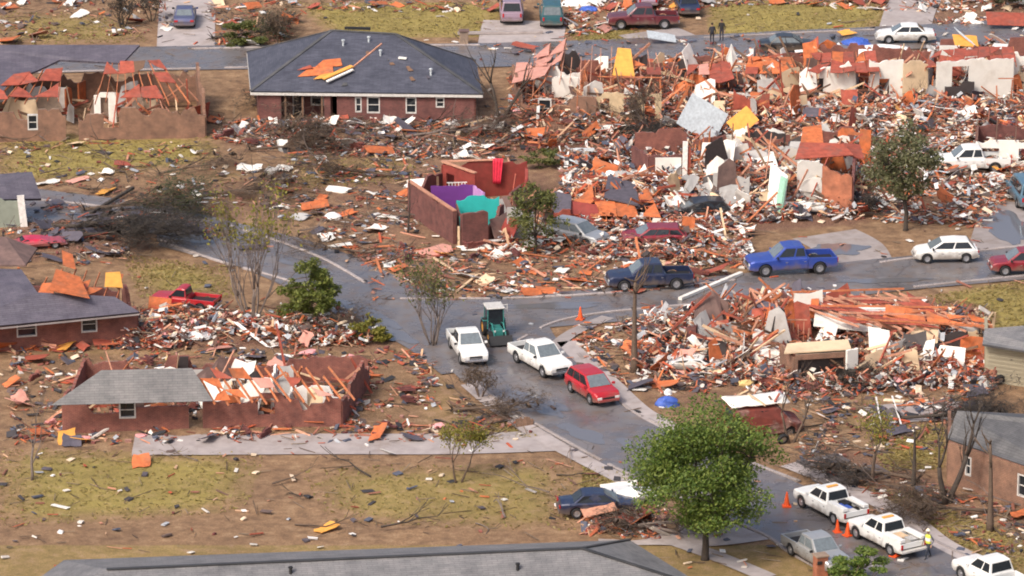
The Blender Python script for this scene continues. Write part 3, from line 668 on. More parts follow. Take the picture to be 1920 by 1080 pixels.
def bare_branches(mb, p, d, L, r, depth, rnd, tips, up=.25, spread=.6, kids=(2,4), thin=.62):
    n = 4; pts = [Vector(p)]; dd = Vector(d).normalized()
    for i in range(n):
        dd = (dd+Vector((rnd.uniform(-1,1), rnd.uniform(-1,1), rnd.uniform(-.6,1)*1))*.16+Vector((0,0,up*.12))).normalized(); pts.append(pts[-1]+dd*L/n)
    r1 = r*thin if depth > 0 else max(.006, r*.35)
    mb.tube(pts, [r+(r1-r)*i/n for i in range(n+1)], 7 if r > .07 else (5 if r > .025 else 3)); tips.append((pts[-1], dd))
    if depth == 0: return
    for k in range(rnd.randint(*kids)):
        i = rnd.randint(2, n) if k else n; ax = Vector((rnd.gauss(0,1), rnd.gauss(0,1), rnd.gauss(0,1))).normalized()
        nd = (dd+ax*spread*rnd.uniform(.6, 1.3)+Vector((0,0,up))).normalized()
        bare_branches(mb, pts[i], nd, L*rnd.uniform(.5, .82), r1*rnd.uniform(.6, .95), depth-1, rnd, tips, up, spread, kids, thin)
def bare_tree(px, py, H, r, label, seed, depth=4, stems=1, bark='bark_grey', up=.22, spread=.65, tilt=(0,0), kids=(2,4), leafy=None, name='bare_tree', cat='tree', rot=None, first=.36, group=None, base=None):
    H *= TS; rnd = random.Random(seed); root = empty(name, base if base is not None else G(px, py, -.05), 0, label, cat, group)
    if rot: root.rotation_euler = rot
    mb = MB(); tips = []
    for s in range(stems):
        a = 2*PI*s/max(1, stems)+rnd.random(); e = .35 if stems > 1 else .05
        bare_branches(mb, (math.cos(a)*.12*(stems > 1), math.sin(a)*.12*(stems > 1), -.1), (math.cos(a)*e+tilt[0], math.sin(a)*e+tilt[1], 1), H*first*(rnd.uniform(.75,1.1) if stems > 1 else 1), r, depth, rnd, tips, up, spread, kids)
    mb.build('trunk', M[bark], root, smooth=True)
    if leafy:
        cnt, size, mat, hmin = leafy[:4]; rng = np.random.default_rng(seed); tp = np.array([t_[0] for t_ in tips if t_[0].z > hmin*H])
        pts = tp[rng.integers(0, len(tp), cnt)]+rng.normal(0, .2, (cnt, 3)); link('crown', leafmesh('crown', pts, size, mat, rng=rng, long=leafy[4] if len(leafy) > 4 else 1.6), root)
    return root
def lying_tree(px, py, H, r, yaw, label, seed, twigs=None, bark='bark_dark', spread=.6, n=13):
    """an uprooted tree on the ground: trunk along one way, limbs swept along it, root plate at the base"""
    H *= TS; rnd = random.Random(seed); rng = np.random.default_rng(seed); root = empty('fallen_tree', G(px, py, .12), R(yaw), label, 'fallen tree'); mb = MB(); tips = []
    T_ = bent((0,0,.1), (H*.62, rnd.uniform(-.4,.4), .35), .02, 6, .05, rnd); mb.tube(T_, [r*(1.15-.13*i) for i in range(7)], 7)
    for k in range(6): an = 2*PI*k/6; mb.tube([T_[0], T_[0]+Vector((-.25, math.cos(an)*.4, math.sin(an)*.35+.1)), T_[0]+Vector((-.4, math.cos(an)*.8, math.sin(an)*.6+.15))], [r*.6, r*.3, .01], 4)
    for k in range(n):
        i = rnd.randint(2, 6); s = rnd.choice((-1,1)); bare_branches(mb, T_[i], (1, s*rnd.uniform(.1, 1.0)*spread*1.6, rnd.uniform(-.05,.35)), H*rnd.uniform(.18,.34), r*.38, 2, rnd, tips, -.02, .5, (2,4))
    mb.v = [(x, y, max(.0, z*(.6 if z > 1.0 else 1))) for x, y, z in mb.v]; mb.build('trunk', M[bark], root, smooth=True)
    if twigs:
        cnt, size, mat, lng = twigs; tp = np.array([(t_[0].x, t_[0].y, max(.03, t_[0].z*.8)) for t_ in tips]); pts = tp[rng.integers(0, len(tp), cnt)]+rng.normal(0, 1, (cnt, 3))*np.array((.4,.32,.13)); pts[:,2] = np.abs(pts[:,2])
        link('crown', leafmesh('crown', pts, size, mat, .75, long=lng, rng=rng), root)
    return root
def snag(px, py, H, r, label, seed, bark='bark', stubs=7, name='bare_tree'):
    """a trunk stripped straight, with short broken limbs"""
    rnd = random.Random(seed); root = empty(name, G(px, py, -.05), 0, label, 'tree'); mb = MB(); L_ = bent((0,0,-.1), (rnd.uniform(-.2,.2),0,H), 0, 8, .02, rnd)
    mb.tube(L_, [r*(1.3-.1*i if i < 2 else 1.05-.08*i) for i in range(9)], 8); tips = []
    for k in range(3): mb.tube([L_[8], L_[8]+Vector((rnd.uniform(-.15,.15),rnd.uniform(-.1,.1),rnd.uniform(.2,.5)))], [r*.3, .01], 4)
    for k in range(stubs):
        i = rnd.randint(3, 8); a = rnd.uniform(0, 2*PI); p = L_[i]
        bare_branches(mb, p, (math.cos(a), math.sin(a), rnd.uniform(.3,1.1)), rnd.uniform(.6,1.7), r*.32, rnd.choice((0,1,1,2)), rnd, tips, .15, .6, (1,3))
    mb.build('trunk', M[bark], root, smooth=True); return root
# ---------------------------------------------------------------- people
def person(px, py, heading, label, top, trousers, skin=(.42,.25,.17), vest=None, hat=None, pose='stand', h=1.78, z=.08, hair=(.03,.02,.015)):
    g = P(px, py); g.z = max(z, HG(g.x, g.y)); root = empty('person', g, R(heading), label, 'person'); k = h/1.78
    J = {'pel':(0,0,.95,.15),'wst':(0,0,1.1,.135),'chs':(.01,0,1.32,.16),'nkb':(.02,0,1.48,.075),'nk':(.03,0,1.54,.055),'hd':(.045,0,1.63,.095),'hd2':(.045,0,1.72,.085)}
    st = .0 if pose == 'stand' else .28
    for s, y in (('l', 1), ('r', -1)):
        f = st*y
        J.update({'hip'+s:(0,.1*y,.9,.1),'kn'+s:(.05+f*.6,.11*y,.5,.065),'an'+s:(f*1.0-.02,.11*y,.09,.045),'to'+s:(f+.15,.13*y,.045,.04),
                  'sh'+s:(.0,.19*y,1.42,.065),'el'+s:(-.02-f*.5,.27*y,1.14,.047),'wr'+s:(.1-f*.3,.29*y,.92,.032),'pm'+s:(.13-f*.3,.29*y,.84,.033)})
        for q in range(4): J['f%d%s' % (q, s)] = (.13-f*.3+.03*(q-1.5), .30*y, .77-.006*abs(q-1.5), .011); J['g%d%s' % (q, s)] = (.145-f*.3+.028*(q-1.5), .285*y, .725, .009)
        J['th'+s] = (.19-f*.3, .265*y, .80, .012)
    E = [('pel','wst'),('wst','chs'),('chs','nkb'),('nkb','nk'),('nk','hd'),('hd','hd2')]
    for s in 'lr':
        E += [('pel','hip'+s),('hip'+s,'kn'+s),('kn'+s,'an'+s),('an'+s,'to'+s),('chs','sh'+s),('sh'+s,'el'+s),('el'+s,'wr'+s),('wr'+s,'pm'+s),('pm'+s,'th'+s)]
        for q in range(4): E += [('pm'+s,'f%d%s' % (q, s)),('f%d%s' % (q, s),'g%d%s' % (q, s))]
    ks = list(J); me = D.meshes.new('body'); me.from_pydata([tuple(c*k for c in J[a][:3]) for a in ks], [(ks.index(a), ks.index(b)) for a, b in E], [])
    ob = D.objects.new('body', me); C.objects.link(ob); sk = ob.modifiers.new('skin', 'SKIN'); sk.use_smooth_shade = True
    for i, a in enumerate(ks): v = me.skin_vertices[0].data[i]; v.radius = (J[a][3]*k, J[a][3]*k*(1.25 if a in ('chs','wst','pel') else 1)); v.use_root = a == 'pel'
    ob.modifiers.new('sub', 'SUBSURF').levels = 1; ob.modifiers['sub'].render_levels = 1
    bpy.context.view_layer.update(); dg = bpy.context.evaluated_depsgraph_get(); m2 = D.meshes.new_from_object(ob.evaluated_get(dg)); D.objects.remove(ob)
    m2.materials.clear(); n_ = str(int(px))
    for mm in (plain('shirt cloth '+n_, top, .85), plain('trouser cloth '+n_, trousers, .85), plain('skin', skin, .6), plain('boot leather', (.03,.025,.02), .7)): m2.materials.append(mm)
    for po in m2.polygons:
        c = po.center/k; po.material_index = 3 if c.z < .1 else (1 if c.z < .97 and abs(c.y) < .235 else (2 if c.z > 1.5 or (c.z < .93 and abs(c.y) > .235) else 0))
    b = link('body', m2, root)
    hd = Vector((.045,0,1.675))*k
    hr = MB().lathe([(.0,.115),(.06,.1),(.093,.06),(.1,.0),(.085,-.045)], 12, 'z', hd+Vector((-.012,0,.01))); hr.build('hair', plain('dark hair', hair, .9), root)
    fc = MB(); fc.box(hd+Vector((.1,0,-.01)), (.035,.025,.04)); 
    for s in (-1, 1): fc.box(hd+Vector((-.0, s*.098, -.01)), (.04,.02,.06))
    fc.build('nose_and_ears', plain('skin', skin, .6), b)
    ey = MB()
    for s in (-1, 1): ey.box(hd+Vector((.093, s*.035, .02)), (.015,.022,.012))
    ey.build('eyes', M['black'], b); MB().box(hd+Vector((.09,0,-.055)), (.015,.045,.01)).build('mouth', plain('lip', (.25,.09,.07), .6), b)
    if vest:
        vt = MB(); ring = [(.15,.96),(.155,1.1),(.175,1.3),(.165,1.42),(.09,1.49)]
        for rr, zz in ring:
            for a in range(14):
                t_ = 2*PI*a/14; vt.v.append((math.cos(t_)*rr*.95*k+.01, math.sin(t_)*rr*1.3*k, zz*k))
        for i in range(len(ring)-1):
            for a in range(14): vt.f.append((i*14+a, i*14+(a+1) % 14, (i+1)*14+(a+1) % 14, (i+1)*14+a)); vt.mi.append(1 if i == 1 else 0)
        vt.build('safety_vest', [plain('lime vest cloth', vest, .7), M['reflect']], root, smooth=True)
    if hat:
        MB().lathe([(0,.13),(.06,.12),(.1,.08),(.115,.03),(.12,.02),(.15,.012),(.15,0),(.11,0)], 16, 'z', hd+Vector((0,0,.03))).build('hard_hat', plain('hard hat shell', hat, .4), root, smooth=True)
    return root
# ---------------------------------------------------------------- houses
def wreck(root, poly, nt, ns, nw, seed, sheets, zmax=1.6, lean=.45):
    """the tangle inside a ruin: timbers stuck at all angles, torn sheets on edge, stumps of inner walls"""
    rr = random.Random(seed); r0 = root.location
    def spot():
        while True:
            x, y = rr.uniform(min(p[0] for p in poly), max(p[0] for p in poly)), rr.uniform(min(p[1] for p in poly), max(p[1] for p in poly))
            if inpoly(np.array([x]), np.array([y]), poly)[0]: p = P(x, y); return Vector((p.x, p.y, HG(p.x, p.y)))
    for k in range(nw):
        p = spot(); p.z = 0; an = rr.choice((rr.gauss(0,.12), rr.gauss(0,.12), rr.gauss(1.3,.2))); L_ = rr.uniform(1.4, 3.4); q = p+Vector((math.cos(an)*L_, math.sin(an)*L_, 0))
        wall(root, p, q, rr.uniform(1.9, 2.9), M[rr.choice(sheets)], [(.3,.65,0,2.0,'hole')] if rr.random() < .3 else [], rr.uniform(.6,1.6), th=.14, seed=seed*50+k, name='inner_wall')
    for k in range(ns):
        p = spot(); an = rr.gauss(0, .6); s = rr.uniform(.5, 1.25); hgt = rr.uniform(.7, 2.0); u = Vector((math.cos(an), math.sin(an), 0))*s; n = Vector((-math.sin(an), math.cos(an), 0)); z0 = rr.uniform(-.1, zmax*.5); sl = rr.uniform(-.3, 1.0)
        pts = [p-u+Vector((0,0,z0)), p+u*rr.uniform(.7,1.1)+Vector((0,0,z0+rr.uniform(-.3,.3))), p+u*rr.uniform(.4,1.0)+n*sl+Vector((0,0,z0+hgt)), p+u*rr.uniform(-.2,.3)+n*sl+Vector((0,0,z0+hgt*rr.uniform(.8,1.25))), p-u*rr.uniform(.5,1.0)+n*sl+Vector((0,0,z0+hgt*rr.uniform(.6,1.0)))]
        sheet_on(root, pts, M[rr.choice(sheets)], 'torn_wall_sheet', .05)
    for k in range(nt):
        p = spot(); an = rr.uniform(0, PI); el = rr.gauss(0, lean); d_ = Vector((math.cos(an)*math.cos(el), math.sin(an)*math.cos(el), math.sin(el)))*rr.uniform(1.2, 4.2)/2; p.z += abs(d_.z)*rr.uniform(.5,1)+rr.uniform(0, zmax)*.6
        bar(root, 'roof_timber', p-d_, p+d_, rr.uniform(.05,.1), rr.uniform(.1,.2), M[rr.choice(('wood_orange','wood_salmon','wood_salmon','wood_pale','ply_red','wood_brown'))])
WS = ('drywall','drywall','white_wall','grey_wall','cream_wall','brick_dark','ply_red','ply_orange','door_and_shade')  # the near-black entry paints some sheets and walls as shaded holes
def house(name, px, py, label, cat='ruined house', group=None):
    g = P(px, py); g.z = 0; return empty(name, g, 0, label, cat, group)
def sheet_on(root, pts, mat, name, th=.03):
    pts = [Vector(p) for p in pts]; n = (pts[1]-pts[0]).cross(pts[2]-pts[0]).normalized(); n = -n if n.z < 0 else n
    r = root.location; return MB().prism([p-r for p in pts], n*th).build(name, mat, root)
def studs(root, pa, pb, h, mat='wood_salmon', step=.45, plate=True, seed=1, missing=.2):
    rnd = random.Random(seed); a, b = P(*pa), P(*pb); a.z = b.z = 0; n = max(2, int((b-a).length/step))
    for i in range(n+1):
        if rnd.random() < missing: continue
        p = a.lerp(b, i/n); q = p+Vector((rnd.uniform(-.15,.15), rnd.uniform(-.1,.1), h*rnd.uniform(.75, 1.02))); bar(root, 'stud', p, q, .05, .1, M[mat])
    if plate: bar(root, 'top_plate', a+Vector((0,0,h+.06)), b+Vector((0,0,h*.97+.06)), .11, .06, M[mat])
# H1: the brick house that kept its roof
h = house('brick_house', 690, 230, 'red brick house with blue grey hip roof, orange hole and scattered boards on it', 'house')
ze, zr_ = 2.55, 5.35
FL, FR, BL, BR = P(470,171,ze), P(905,176,ze), P(463,97,ze), P(892,113,ze); RL, RR = P(622,57,zr_), P(742,64,zr_)
for pts in ((FL,FR,RR,RL),(FR,BR,RR),(BR,BL,RL,RR),(BL,FL,RL)):
    mb = MB(); roof_face(mb, pts, .16); r0 = h.location; mb.warp(lambda v: v-r0); mb.build('roof', M['sh_blue'], h)
for a, b in ((FL,RL),(FR,RR),(BL,RL),(BR,RR),(RL,RR)):
    bar(h, 'ridge_cap', a+Vector((0,0,.03)), b+Vector((0,0,.03)), .28, .05, M['sh_grey'])
for a, b in ((FL,FR),(FR,BR),(BL,FL)): bar(h, 'fascia', a+Vector((0,0,-.2)), b+Vector((0,0,-.2)), .05, .2, M['frame_white'])
def inset(p, q, s): d = (q-p).normalized(); return p+d*s
def foot(v): return Vector((v.x, v.y, 0))
fl, fr, bl, br = [foot(v) for v in (FL+(BR-FL).normalized()*.75, FR+(BL-FR).normalized()*.75, BL+(FR-BL).normalized()*.75, BR+(FL-BR).normalized()*.75)]
wall(h, fl, fr, 2.5, M['brick_dark'], [(.0,.02,0,.01),(.10,.30,0,2.2,'hole'),(.33,.36,.5,2.2,'hole'),(.445,.475,.9,2.1,'window'),(.50,.56,.85,2.15,'window'),(.68,.73,.85,2.15,'window'),(.82,.86,1.35,2.15,'window')], 0)  # darker brick puts the front's shade into the wall colour
wall(h, fr, br, 2.5, M['brick'], [(.4,.5,.9,2.1,'window')]); wall(h, br, bl, 2.5, M['brick']); wall(h, bl, fl, 2.5, M['brick_dark'], [(.3,.42,.8,2.1,'window')])
for u in (.12, .2, .29): q = fl.lerp(fr, u); bar(h, 'porch_post', q+Vector((0,-.1,-.1)), q+Vector((0,-.1,2.45)), .14, .14, M['wood_brown'], z=Vector((0,1,0)))
q = fl.lerp(fr, .2)+Vector((0,2.2,0)); wall(h, q-Vector((2.2,0,0)), q+Vector((2.2,0,0)), 2.4, M['brick_dark'], [(.3,.5,0,2.1,'door'),(.62,.85,.8,2,'window')], name='porch_wall')
def on_roof(u, v, lift=.03):
    p = patch(FL, FR, RR, RL, u, v); n = (FR-FL).cross(RL-FL).normalized(); n = -n if n.z < 0 else n; return p+n*lift
for k, (u0,u1,v0,v1,mt) in enumerate(((.15,.33,.22,.40,'ply_orange'),(.20,.36,.36,.52,'ply_orange'),(.24,.34,.17,.27,'ply_yellow'),(.33,.42,.28,.37,'ply_red'),(.12,.2,.3,.38,'ply_red'))):
    sheet_on(h, [on_roof(u0,v0,.12+.03*k),on_roof(u1,v0+.04,.13+.03*k),on_roof(u1-.03,v1,.16+.03*k),on_roof(u0+.02,v1-.03,.12+.03*k)], M[mt], 'bare_decking')
def loose(name, a, b, sx, sy, mat, label, cat, group=None):
    a, b = Vector(a), Vector(b); c = (a+b)/2; d = b-a; x = d.normalized(); y = Vector((0,0,1)).cross(x); y = y if y.length > .05 else Vector((1,0,0)); y.normalize(); z = x.cross(y)
    o = MB().box((0,0,0), (d.length, sx, sy)).build(name, mat, None, c, None, bevel=.0); o.rotation_euler = Matrix((x,y,z)).transposed().to_euler(); return tag(o, label, cat, group)
loose('roof_board', on_roof(.29,.16,.32), on_roof(.42,.38,.3), .45, .08, M['ply_yellow'], 'yellow board slanting across the blue grey hip roof', 'board')
loose('roof_board', on_roof(.315,.12,.3), on_roof(.43,.32,.3), .25, .1, M['drywall'], 'white edged board beside the yellow one on the hip roof', 'board')
loose('roof_pole', on_roof(.42,.38,.1), on_roof(.68,.8,.1), .13, .1, M['wood_salmon'], 'long pink timber lying up the blue hip roof slope', 'timber')
rr = random.Random(17)
for k in range(16):
    u, v = rr.uniform(.08,.9), rr.uniform(.05,.75); du, dv = rr.uniform(.01,.035), rr.uniform(.03,.1)
    if v > .2+1.2*min(u, 1-u): continue
    sheet_on(h, [on_roof(u,v,.09),on_roof(u+du,v+.01,.09),on_roof(u+du*.8,v+dv,.1),on_roof(u+.004,v+dv*.9,.1)], M[rr.choice(('shingle_sheet','sh_grey','wood_brown'))], 'lifted_shingle_patch', .02)
loose('roof_vent_strip', on_roof(.745,.56,.16), on_roof(.80,.55,.16), .3, .1, M['drywall'], 'small white vent strip on the blue hip roof', 'vent strip')
loose('ridge_pipe', RL+Vector((1.0,0,.2)), RL+Vector((3.0,.1,.12)), .2, .2, M['black'], 'black pipe lying along the ridge of the hip roof', 'pipe')
for u, v in ((.3,.75),(.55,.82),(.62,.6),(.86,.3)):
    p = on_roof(u, v, .05); MB().lathe([(.08,-.1),(.08,.4),(.14,.4),(.14,.5),(.0,.52)], 10, 'z', p-h.location).build('roof_vent', M['sheet_metal'], h)
# H2 top left
h = house('brick_house', 160, 262, 'brown brick house at upper left with half its grey roof torn open to orange boards', 'ruined house')
a, b = P(-90,268), P(385,258); c_, d_ = P(370,190), P(-90,196)
wall(h, a, b, 2.5, M['brick_brown'], [(.3,.34,.9,2.1,'window'),(.45,.5,0,2.1,'hole'),(.6,.66,.9,2.1,'hole')], .9, seed=3); wall(h, b, c_, 3.4, M['brick_brown'], [], 1.6, seed=8); wall(h, c_, d_, 2.5, M['brick_brown'], (), .8, seed=4)
mb = MB(); roof_face(mb, [P(-90,190,2.6), P(-8,188,2.6), P(22,150,3.4), P(70,132,3.7), P(112,112,4.2), P(230,118,4.1), P(262,84,4.9), P(-90,84,4.9)], .16); q0 = h.location; mb.warp(lambda v: v-q0); mb.build('roof', M['sh_purple'], h)
deck(h, P(-30,188,2.6), P(110,182,2.7), P(116,128,3.8), P(25,140,3.6), 3, 2, ['ply_red','ply_orange'], .12, True, 11); deck(h, P(180,186,2.6), P(350,184,2.6), P(300,112,4.2), P(200,118,4.1), 4, 3, ['ply_red','ply_orange','wood_brown'], .45, True, 12)
wreck(h, [(-20,190),(370,188),(370,245),(-20,250)], 60, 16, 4, 207, ('drywall','cream_wall','grey_wall','brick_brown','ply_red','ply_orange'), 1.2)
# H3 with pinkish decking
h = house('ruined_brick_house', 1100, 235, 'wrecked brown brick house with pinkish decking flaps and one white framed window left')
wall(h, (978,238), (1118,240), 2.5, M['brick_brown'], [(.22,.40,.75,2.25,'window')], .75, seed=5); wall(h, (962,178), (978,238), 2.6, M['brick_brown'], (), .9, seed=2)
wall(h, (1035,204), (1084,206), 2.7, M['white_wall'], [(.12,.68,0,.95,'hole')], .4, seed=12); wall(h, (1118,236), (1240,238), 2.9, M['beige_wall'], [(.06,.2,.3,2.2,'hole'),(.42,.62,1.0,2.3,'hole'),(.74,.9,.2,2.4,'hole')], .7, seed=21)
wall(h, (965,172), (1240,166), 2.4, M['brick'], [(.3,.42,0,2.1,'hole')], 1.2, seed=6); wall(h, (1095,206), (1118,240), 2.4, M['brick_brown'], (), 1.2, seed=9)
sheet_on(h, [P(1028,230,.5),P(1080,232,.35),P(1082,205,1.0),P(1030,203,1.4)], M['brick_orange'], 'fallen_brick_slab', .2)
studs(h, (1120,206), (1240,206), 2.6, 'wood_orange', .5, True, 4); studs(h, (985,205), (1035,204), 2.6, 'wood_salmon', .5, True, 5); studs(h, (1080,240), (1100,185), 3.2, 'wood_orange', .5, False, 6)
deck(h, P(962,158,2.3), P(1022,146,2.7), P(1046,92,3.2), P(968,118,2.6), 2, 2, ['ply_pink'], .0, True, 3); deck(h, P(1000,140,2.6), P(1052,120,2.9), P(1062,72,4.0), P(1002,92,3.2), 2, 2, ['ply_pink','ply_pink','ply_red'], .0, True, 8)
deck(h, P(1050,150,2.6), P(1240,140,2.5), P(1230,98,2.8), P(1060,85,3.4), 7, 3, ['ply_orange','ply_red','ply_pink','ply_yellow'], .72, True, 13, 'wood_salmon')
sheet_on(h, [P(1148,142,2.4),P(1190,143,2.4),P(1183,92,3.6),P(1158,90,3.7)], M['ply_yellow'], 'leaning_sheathing', .04)
wreck(h, [(975,150),(1245,140),(1245,225),(1100,225),(1040,200),(985,200)], 85, 10, 3, 201, WS)
# H4 the white walled row
h = house('ruined_house', 1560, 195, 'long wrecked house along the upper street with bare white inner walls and red decking')
wall(h, (1535,193), (1603,191), 3.3, M['white_wall'], [(.0,.12,.9,2.0,'hole')], .7, seed=14); wall(h, (1628,193), (1692,192), 3.5, M['white_wall'], [(.30,.6,.55,1.95,'hole')], .25, seed=15)
wall(h, (1692,194), (1738,192), 3.4, M['cream_wall'], [], .35, seed=16); wall(h, (1754,198), (1898,192), 3.8, M['white_wall'], [(.2,.42,1.0,3.1,'hole')], .35, seed=17)
wall(h, (1893,172), (1975,168), 3.4, M['white_wall'], [(.2,.4,.9,2.1,'hole')], .8, seed=18); wall(h, (1603,191), (1610,160), 2.5, M['grey_wall'], (), .8, seed=19); wall(h, (1738,192), (1748,150), 2.8, M['grey_wall'], (), .5, seed=20)
wall(h, (1250,150), (1520,140), 2.2, M['brick'], [(.3,.36,.8,2,'hole'),(.62,.7,0,2,'hole')], 1.3, seed=22); wall(h, (1520,140), (1960,128), 2.6, M['brick'], [(.2,.26,.9,2,'hole'),(.55,.6,.9,2,'hole')], .9, seed=23)
for sx, sy, h2, sd_ in ((1605,195,2.4,1),(1745,196,3.0,2),(1440,180,2.0,3),(1870,205,2.4,4)): studs(h, (sx,sy), (sx+36,sy-2), h2, 'wood_orange', .4, True, sd_)
deck(h, P(1512,140,2.5), P(1650,136,2.7), P(1640,97,3.3), P(1520,100,3.2), 6, 2, ['ply_red','ply_orange'], .15, True, 31); deck(h, P(1735,128,2.9), P(1905,118,3.0), P(1900,88,3.3), P(1745,95,3.2), 7, 2, ['ply_red','ply_red','ply_orange'], .12, True, 32)
deck(h, P(1262,168,1.6), P(1400,150,1.9), P(1390,118,2.2), P(1270,125,2.0), 6, 2, ['ply_red','ply_orange','ply_pink'], .4, True, 33); deck(h, P(1395,140,1.9), P(1520,138,2.2), P(1500,108,2.6), P(1405,108,2.4), 5, 2, ['ply_orange','ply_red'], .35, True, 34)
wreck(h, [(1255,150),(1400,140),(1930,135),(1930,185),(1600,230),(1260,235)], 190, 46, 9, 202, WS, 1.5); wreck(h, [(1250,128),(1400,130),(1640,128),(1640,142),(1250,155)], 50, 6, 0, 212, ('ply_red','ply_red','ply_orange'), 1.7, .25)
# H5 collapsed brick house in the middle
h = house('ruined_brick_house', 1400, 380, 'collapsed brick house with white panels between two standing brick corners')
wall(h, (1186,328), (1217,350), 2.45, M['brick_dark'], [], .2, seed=41); wall(h, (1217,350), (1287,347), 2.45, M['brick_dark'], [(.18,.82,0,1.9,'hole')], .2, seed=42); wall(h, (1190,300), (1287,296), 2.3, M['brick'], (), .5, seed=43)
r0 = h.location; MB().box((P(1229,351)+P(1276,349))/2-r0+Vector((0,-.16,1.25)), (1.9,.06,2.0), Matrix.Rotation(.02,3,'Z')).build('white_door_panel', M['white_wall'], h)
p = P(1283,353); bar(h, 'corner_post', p, p+Vector((.05,.1,3.5)), .36, .25, M['wall_white_trim'], z=Vector((0,1,0))); bar(h, 'corner_board', p+Vector((.32,.1,0)), p+Vector((.34,.2,3.1)), .25, .2, M['ply_red'], z=Vector((0,1,0)))
wall(h, (1494,385), (1541,382), 3.4, M['white_wall'], [(.86,1.0,.3,1.6,'hole')], .35, seed=44); wall(h, (1541,395), (1597,402), 3.5, M['brick_orange'], [], .7, seed=45); wall(h, (1597,402), (1602,340), 2.8, M['brick_dark'], [], 1.2, seed=46)
wall(h, (1300,300), (1600,290), 2.2, M['brick'], [(.2,.3,0,2,'hole'),(.6,.7,0,2,'hole')], 1.4, seed=47)
for pts, mt in (([P(1437,395,.2),P(1470,400,.2),P(1478,330,2.6),P(1446,305,3.1)],'white_wall'),([P(1405,330,1.2),P(1470,345,1.0),P(1450,285,2.4),P(1400,290,2.2)],'drywall'),([P(1490,300,3.0),P(1600,292,2.8),P(1580,270,3.3),P(1500,268,3.4)],'ply_red'),
                ([P(1500,275,3.2),P(1545,280,3.0),P(1540,235,3.6),P(1505,240,3.6)],'ply_orange'),([P(1560,285,2.9),P(1620,300,2.4),P(1612,272,2.7),P(1570,268,3.0)],'ply_red')):
    sheet_on(h, pts, M[mt], 'torn_wall_sheet', .07)
studs(h, (1330,345), (1420,340), 2.4, 'wood_salmon', .5, True, 7, .3); studs(h, (1300,330), (1330,300), 2.6, 'wood_orange', .5, True, 8, .2); studs(h, (1470,385), (1500,360), 2.2, 'wood_pale', .4, False, 9, .2)
deck(h, P(1075,405,.9), P(1240,410,.8), P(1215,352,1.6), P(1080,350,1.7), 4, 2, ['ply_orange','ply_red'], .35, True, 35)
sheet_on(h, [P(1132,372,1.5),P(1200,388,1.2),P(1190,345,1.8),P(1140,330,2.0)], M['shingle_sheet'], 'torn_roof_sheet', .1); sheet_on(h, [P(1030,425,.6),P(1068,428,.6),P(1072,368,1.9),P(1040,360,2.0)], M['shingle_sheet'], 'torn_roof_sheet', .1); sheet_on(h, [P(1062,425,.4),P(1130,425,.3),P(1118,385,1.4),P(1070,378,1.6)], M['red_wall'], 'fallen_panel', .1)
rr = random.Random(5)
for k in range(34): p = P(rr.uniform(1075,1285), rr.uniform(365,430)); an = rr.gauss(.6,.6); p.z = HG(p.x,p.y)+rr.uniform(.3,1.2); q = Vector((math.cos(an), math.sin(an), rr.gauss(0,.22)))*rr.uniform(1.4,3.6)/2; bar(h, 'roof_timber', p-q, p+q, .1, .16, M[rr.choice(('wood_orange','wood_orange','wood_salmon','ply_red'))])
for k in range(7): p = P(rr.uniform(1350,1500), rr.uniform(290,350)); s_ = rr.uniform(.3,.8); z_ = HG(p.x,p.y)+rr.uniform(.4,1.2); sheet_on(h, [p+Vector((-s_,-.3,z_)), p+Vector((s_*.8,-.5,z_-.3)), p+Vector((s_,.5,z_+rr.uniform(.2,.9))), p+Vector((-s_*.7,.6,z_+.6))], M[rr.choice(('drywall','grey_wall','wood_pale'))], 'torn_wall_sheet', .05)

wreck(h, [(1310,300),(1340,290),(1600,285),(1590,392),(1330,402),(1310,360)], 130, 32, 4, 203, WS, 1.7)
# H6 roofless little house with painted rooms
h = house('roofless_brick_house', 850, 440, 'roofless dark brick house with purple, turquoise and red painted rooms open to the sky', 'ruined house')
wall(h, (768,402), (853,458), 2.6, M['brick_dark'], [], .35, seed=51, th=.28); wall(h, (866,464), (914,458), 2.5, M['brick_dark'], [], .4, seed=52, th=.28); wall(h, (914,458), (985,400), 2.4, M['brick_dark'], [(.4,.7,.2,2.2,'hole')], 1.2, seed=53)
wall(h, (808,412), (888,410), 2.55, M['purple_wall'], [], .05, seed=54, th=.12); wall(h, (888,410), (908,424), 2.6, M['lilac_wall'], [], .3, seed=55, th=.12); wall(h, (856,432), (936,430), 2.7, M['teal_wall'], [], .8, seed=56, th=.12)
wall(h, (856,436), (866,464), 2.4, M['brick_dark'], [(.35,.85,.6,2.0,'hole')], .3, seed=57, th=.12); wall(h, (828,372), (988,364), 2.7, M['red_wall'], [], .35, seed=58, th=.18); wall(h, (768,402), (828,372), 2.2, M['brick_dark'], [], 1.0, seed=59)
wall(h, (832,374), (892,394), 2.75, M['red_wall'], [(.1,.35,0,2.1,'hole')], .1, seed=60, th=.12); wall(h, (988,364), (985,400), 2.5, M['red_wall'], [], 1.2, seed=61)
for a, b, z in (((768,402),(853,458),2.5),((832,374),(892,394),2.83),((828,372),(940,367),2.78)):
    bar(h, 'top_plate', P(*a)+Vector((0,0,z)), P(*b)+Vector((0,0,z-.05)), .3, .07, M['wood_salmon'])
r0 = h.location; p = P(860,464); bar(h, 'door_post', p, p+Vector((0,0,1.5)), .16, .3, M['wood_pale'], z=Vector((0,1,0)))
for k in range(6): p = P(842+k*6, 396); bar(h, 'white_rail', p+Vector((0,0,1.2)), p+Vector((0,0,2.1)), .06, .06, M['pole'], z=Vector((0,1,0)))
p = P(838,396); bar(h, 'white_rail', p+Vector((0,0,2.12)), P(876,395)+Vector((0,0,2.12)), .06, .06, M['pole'])
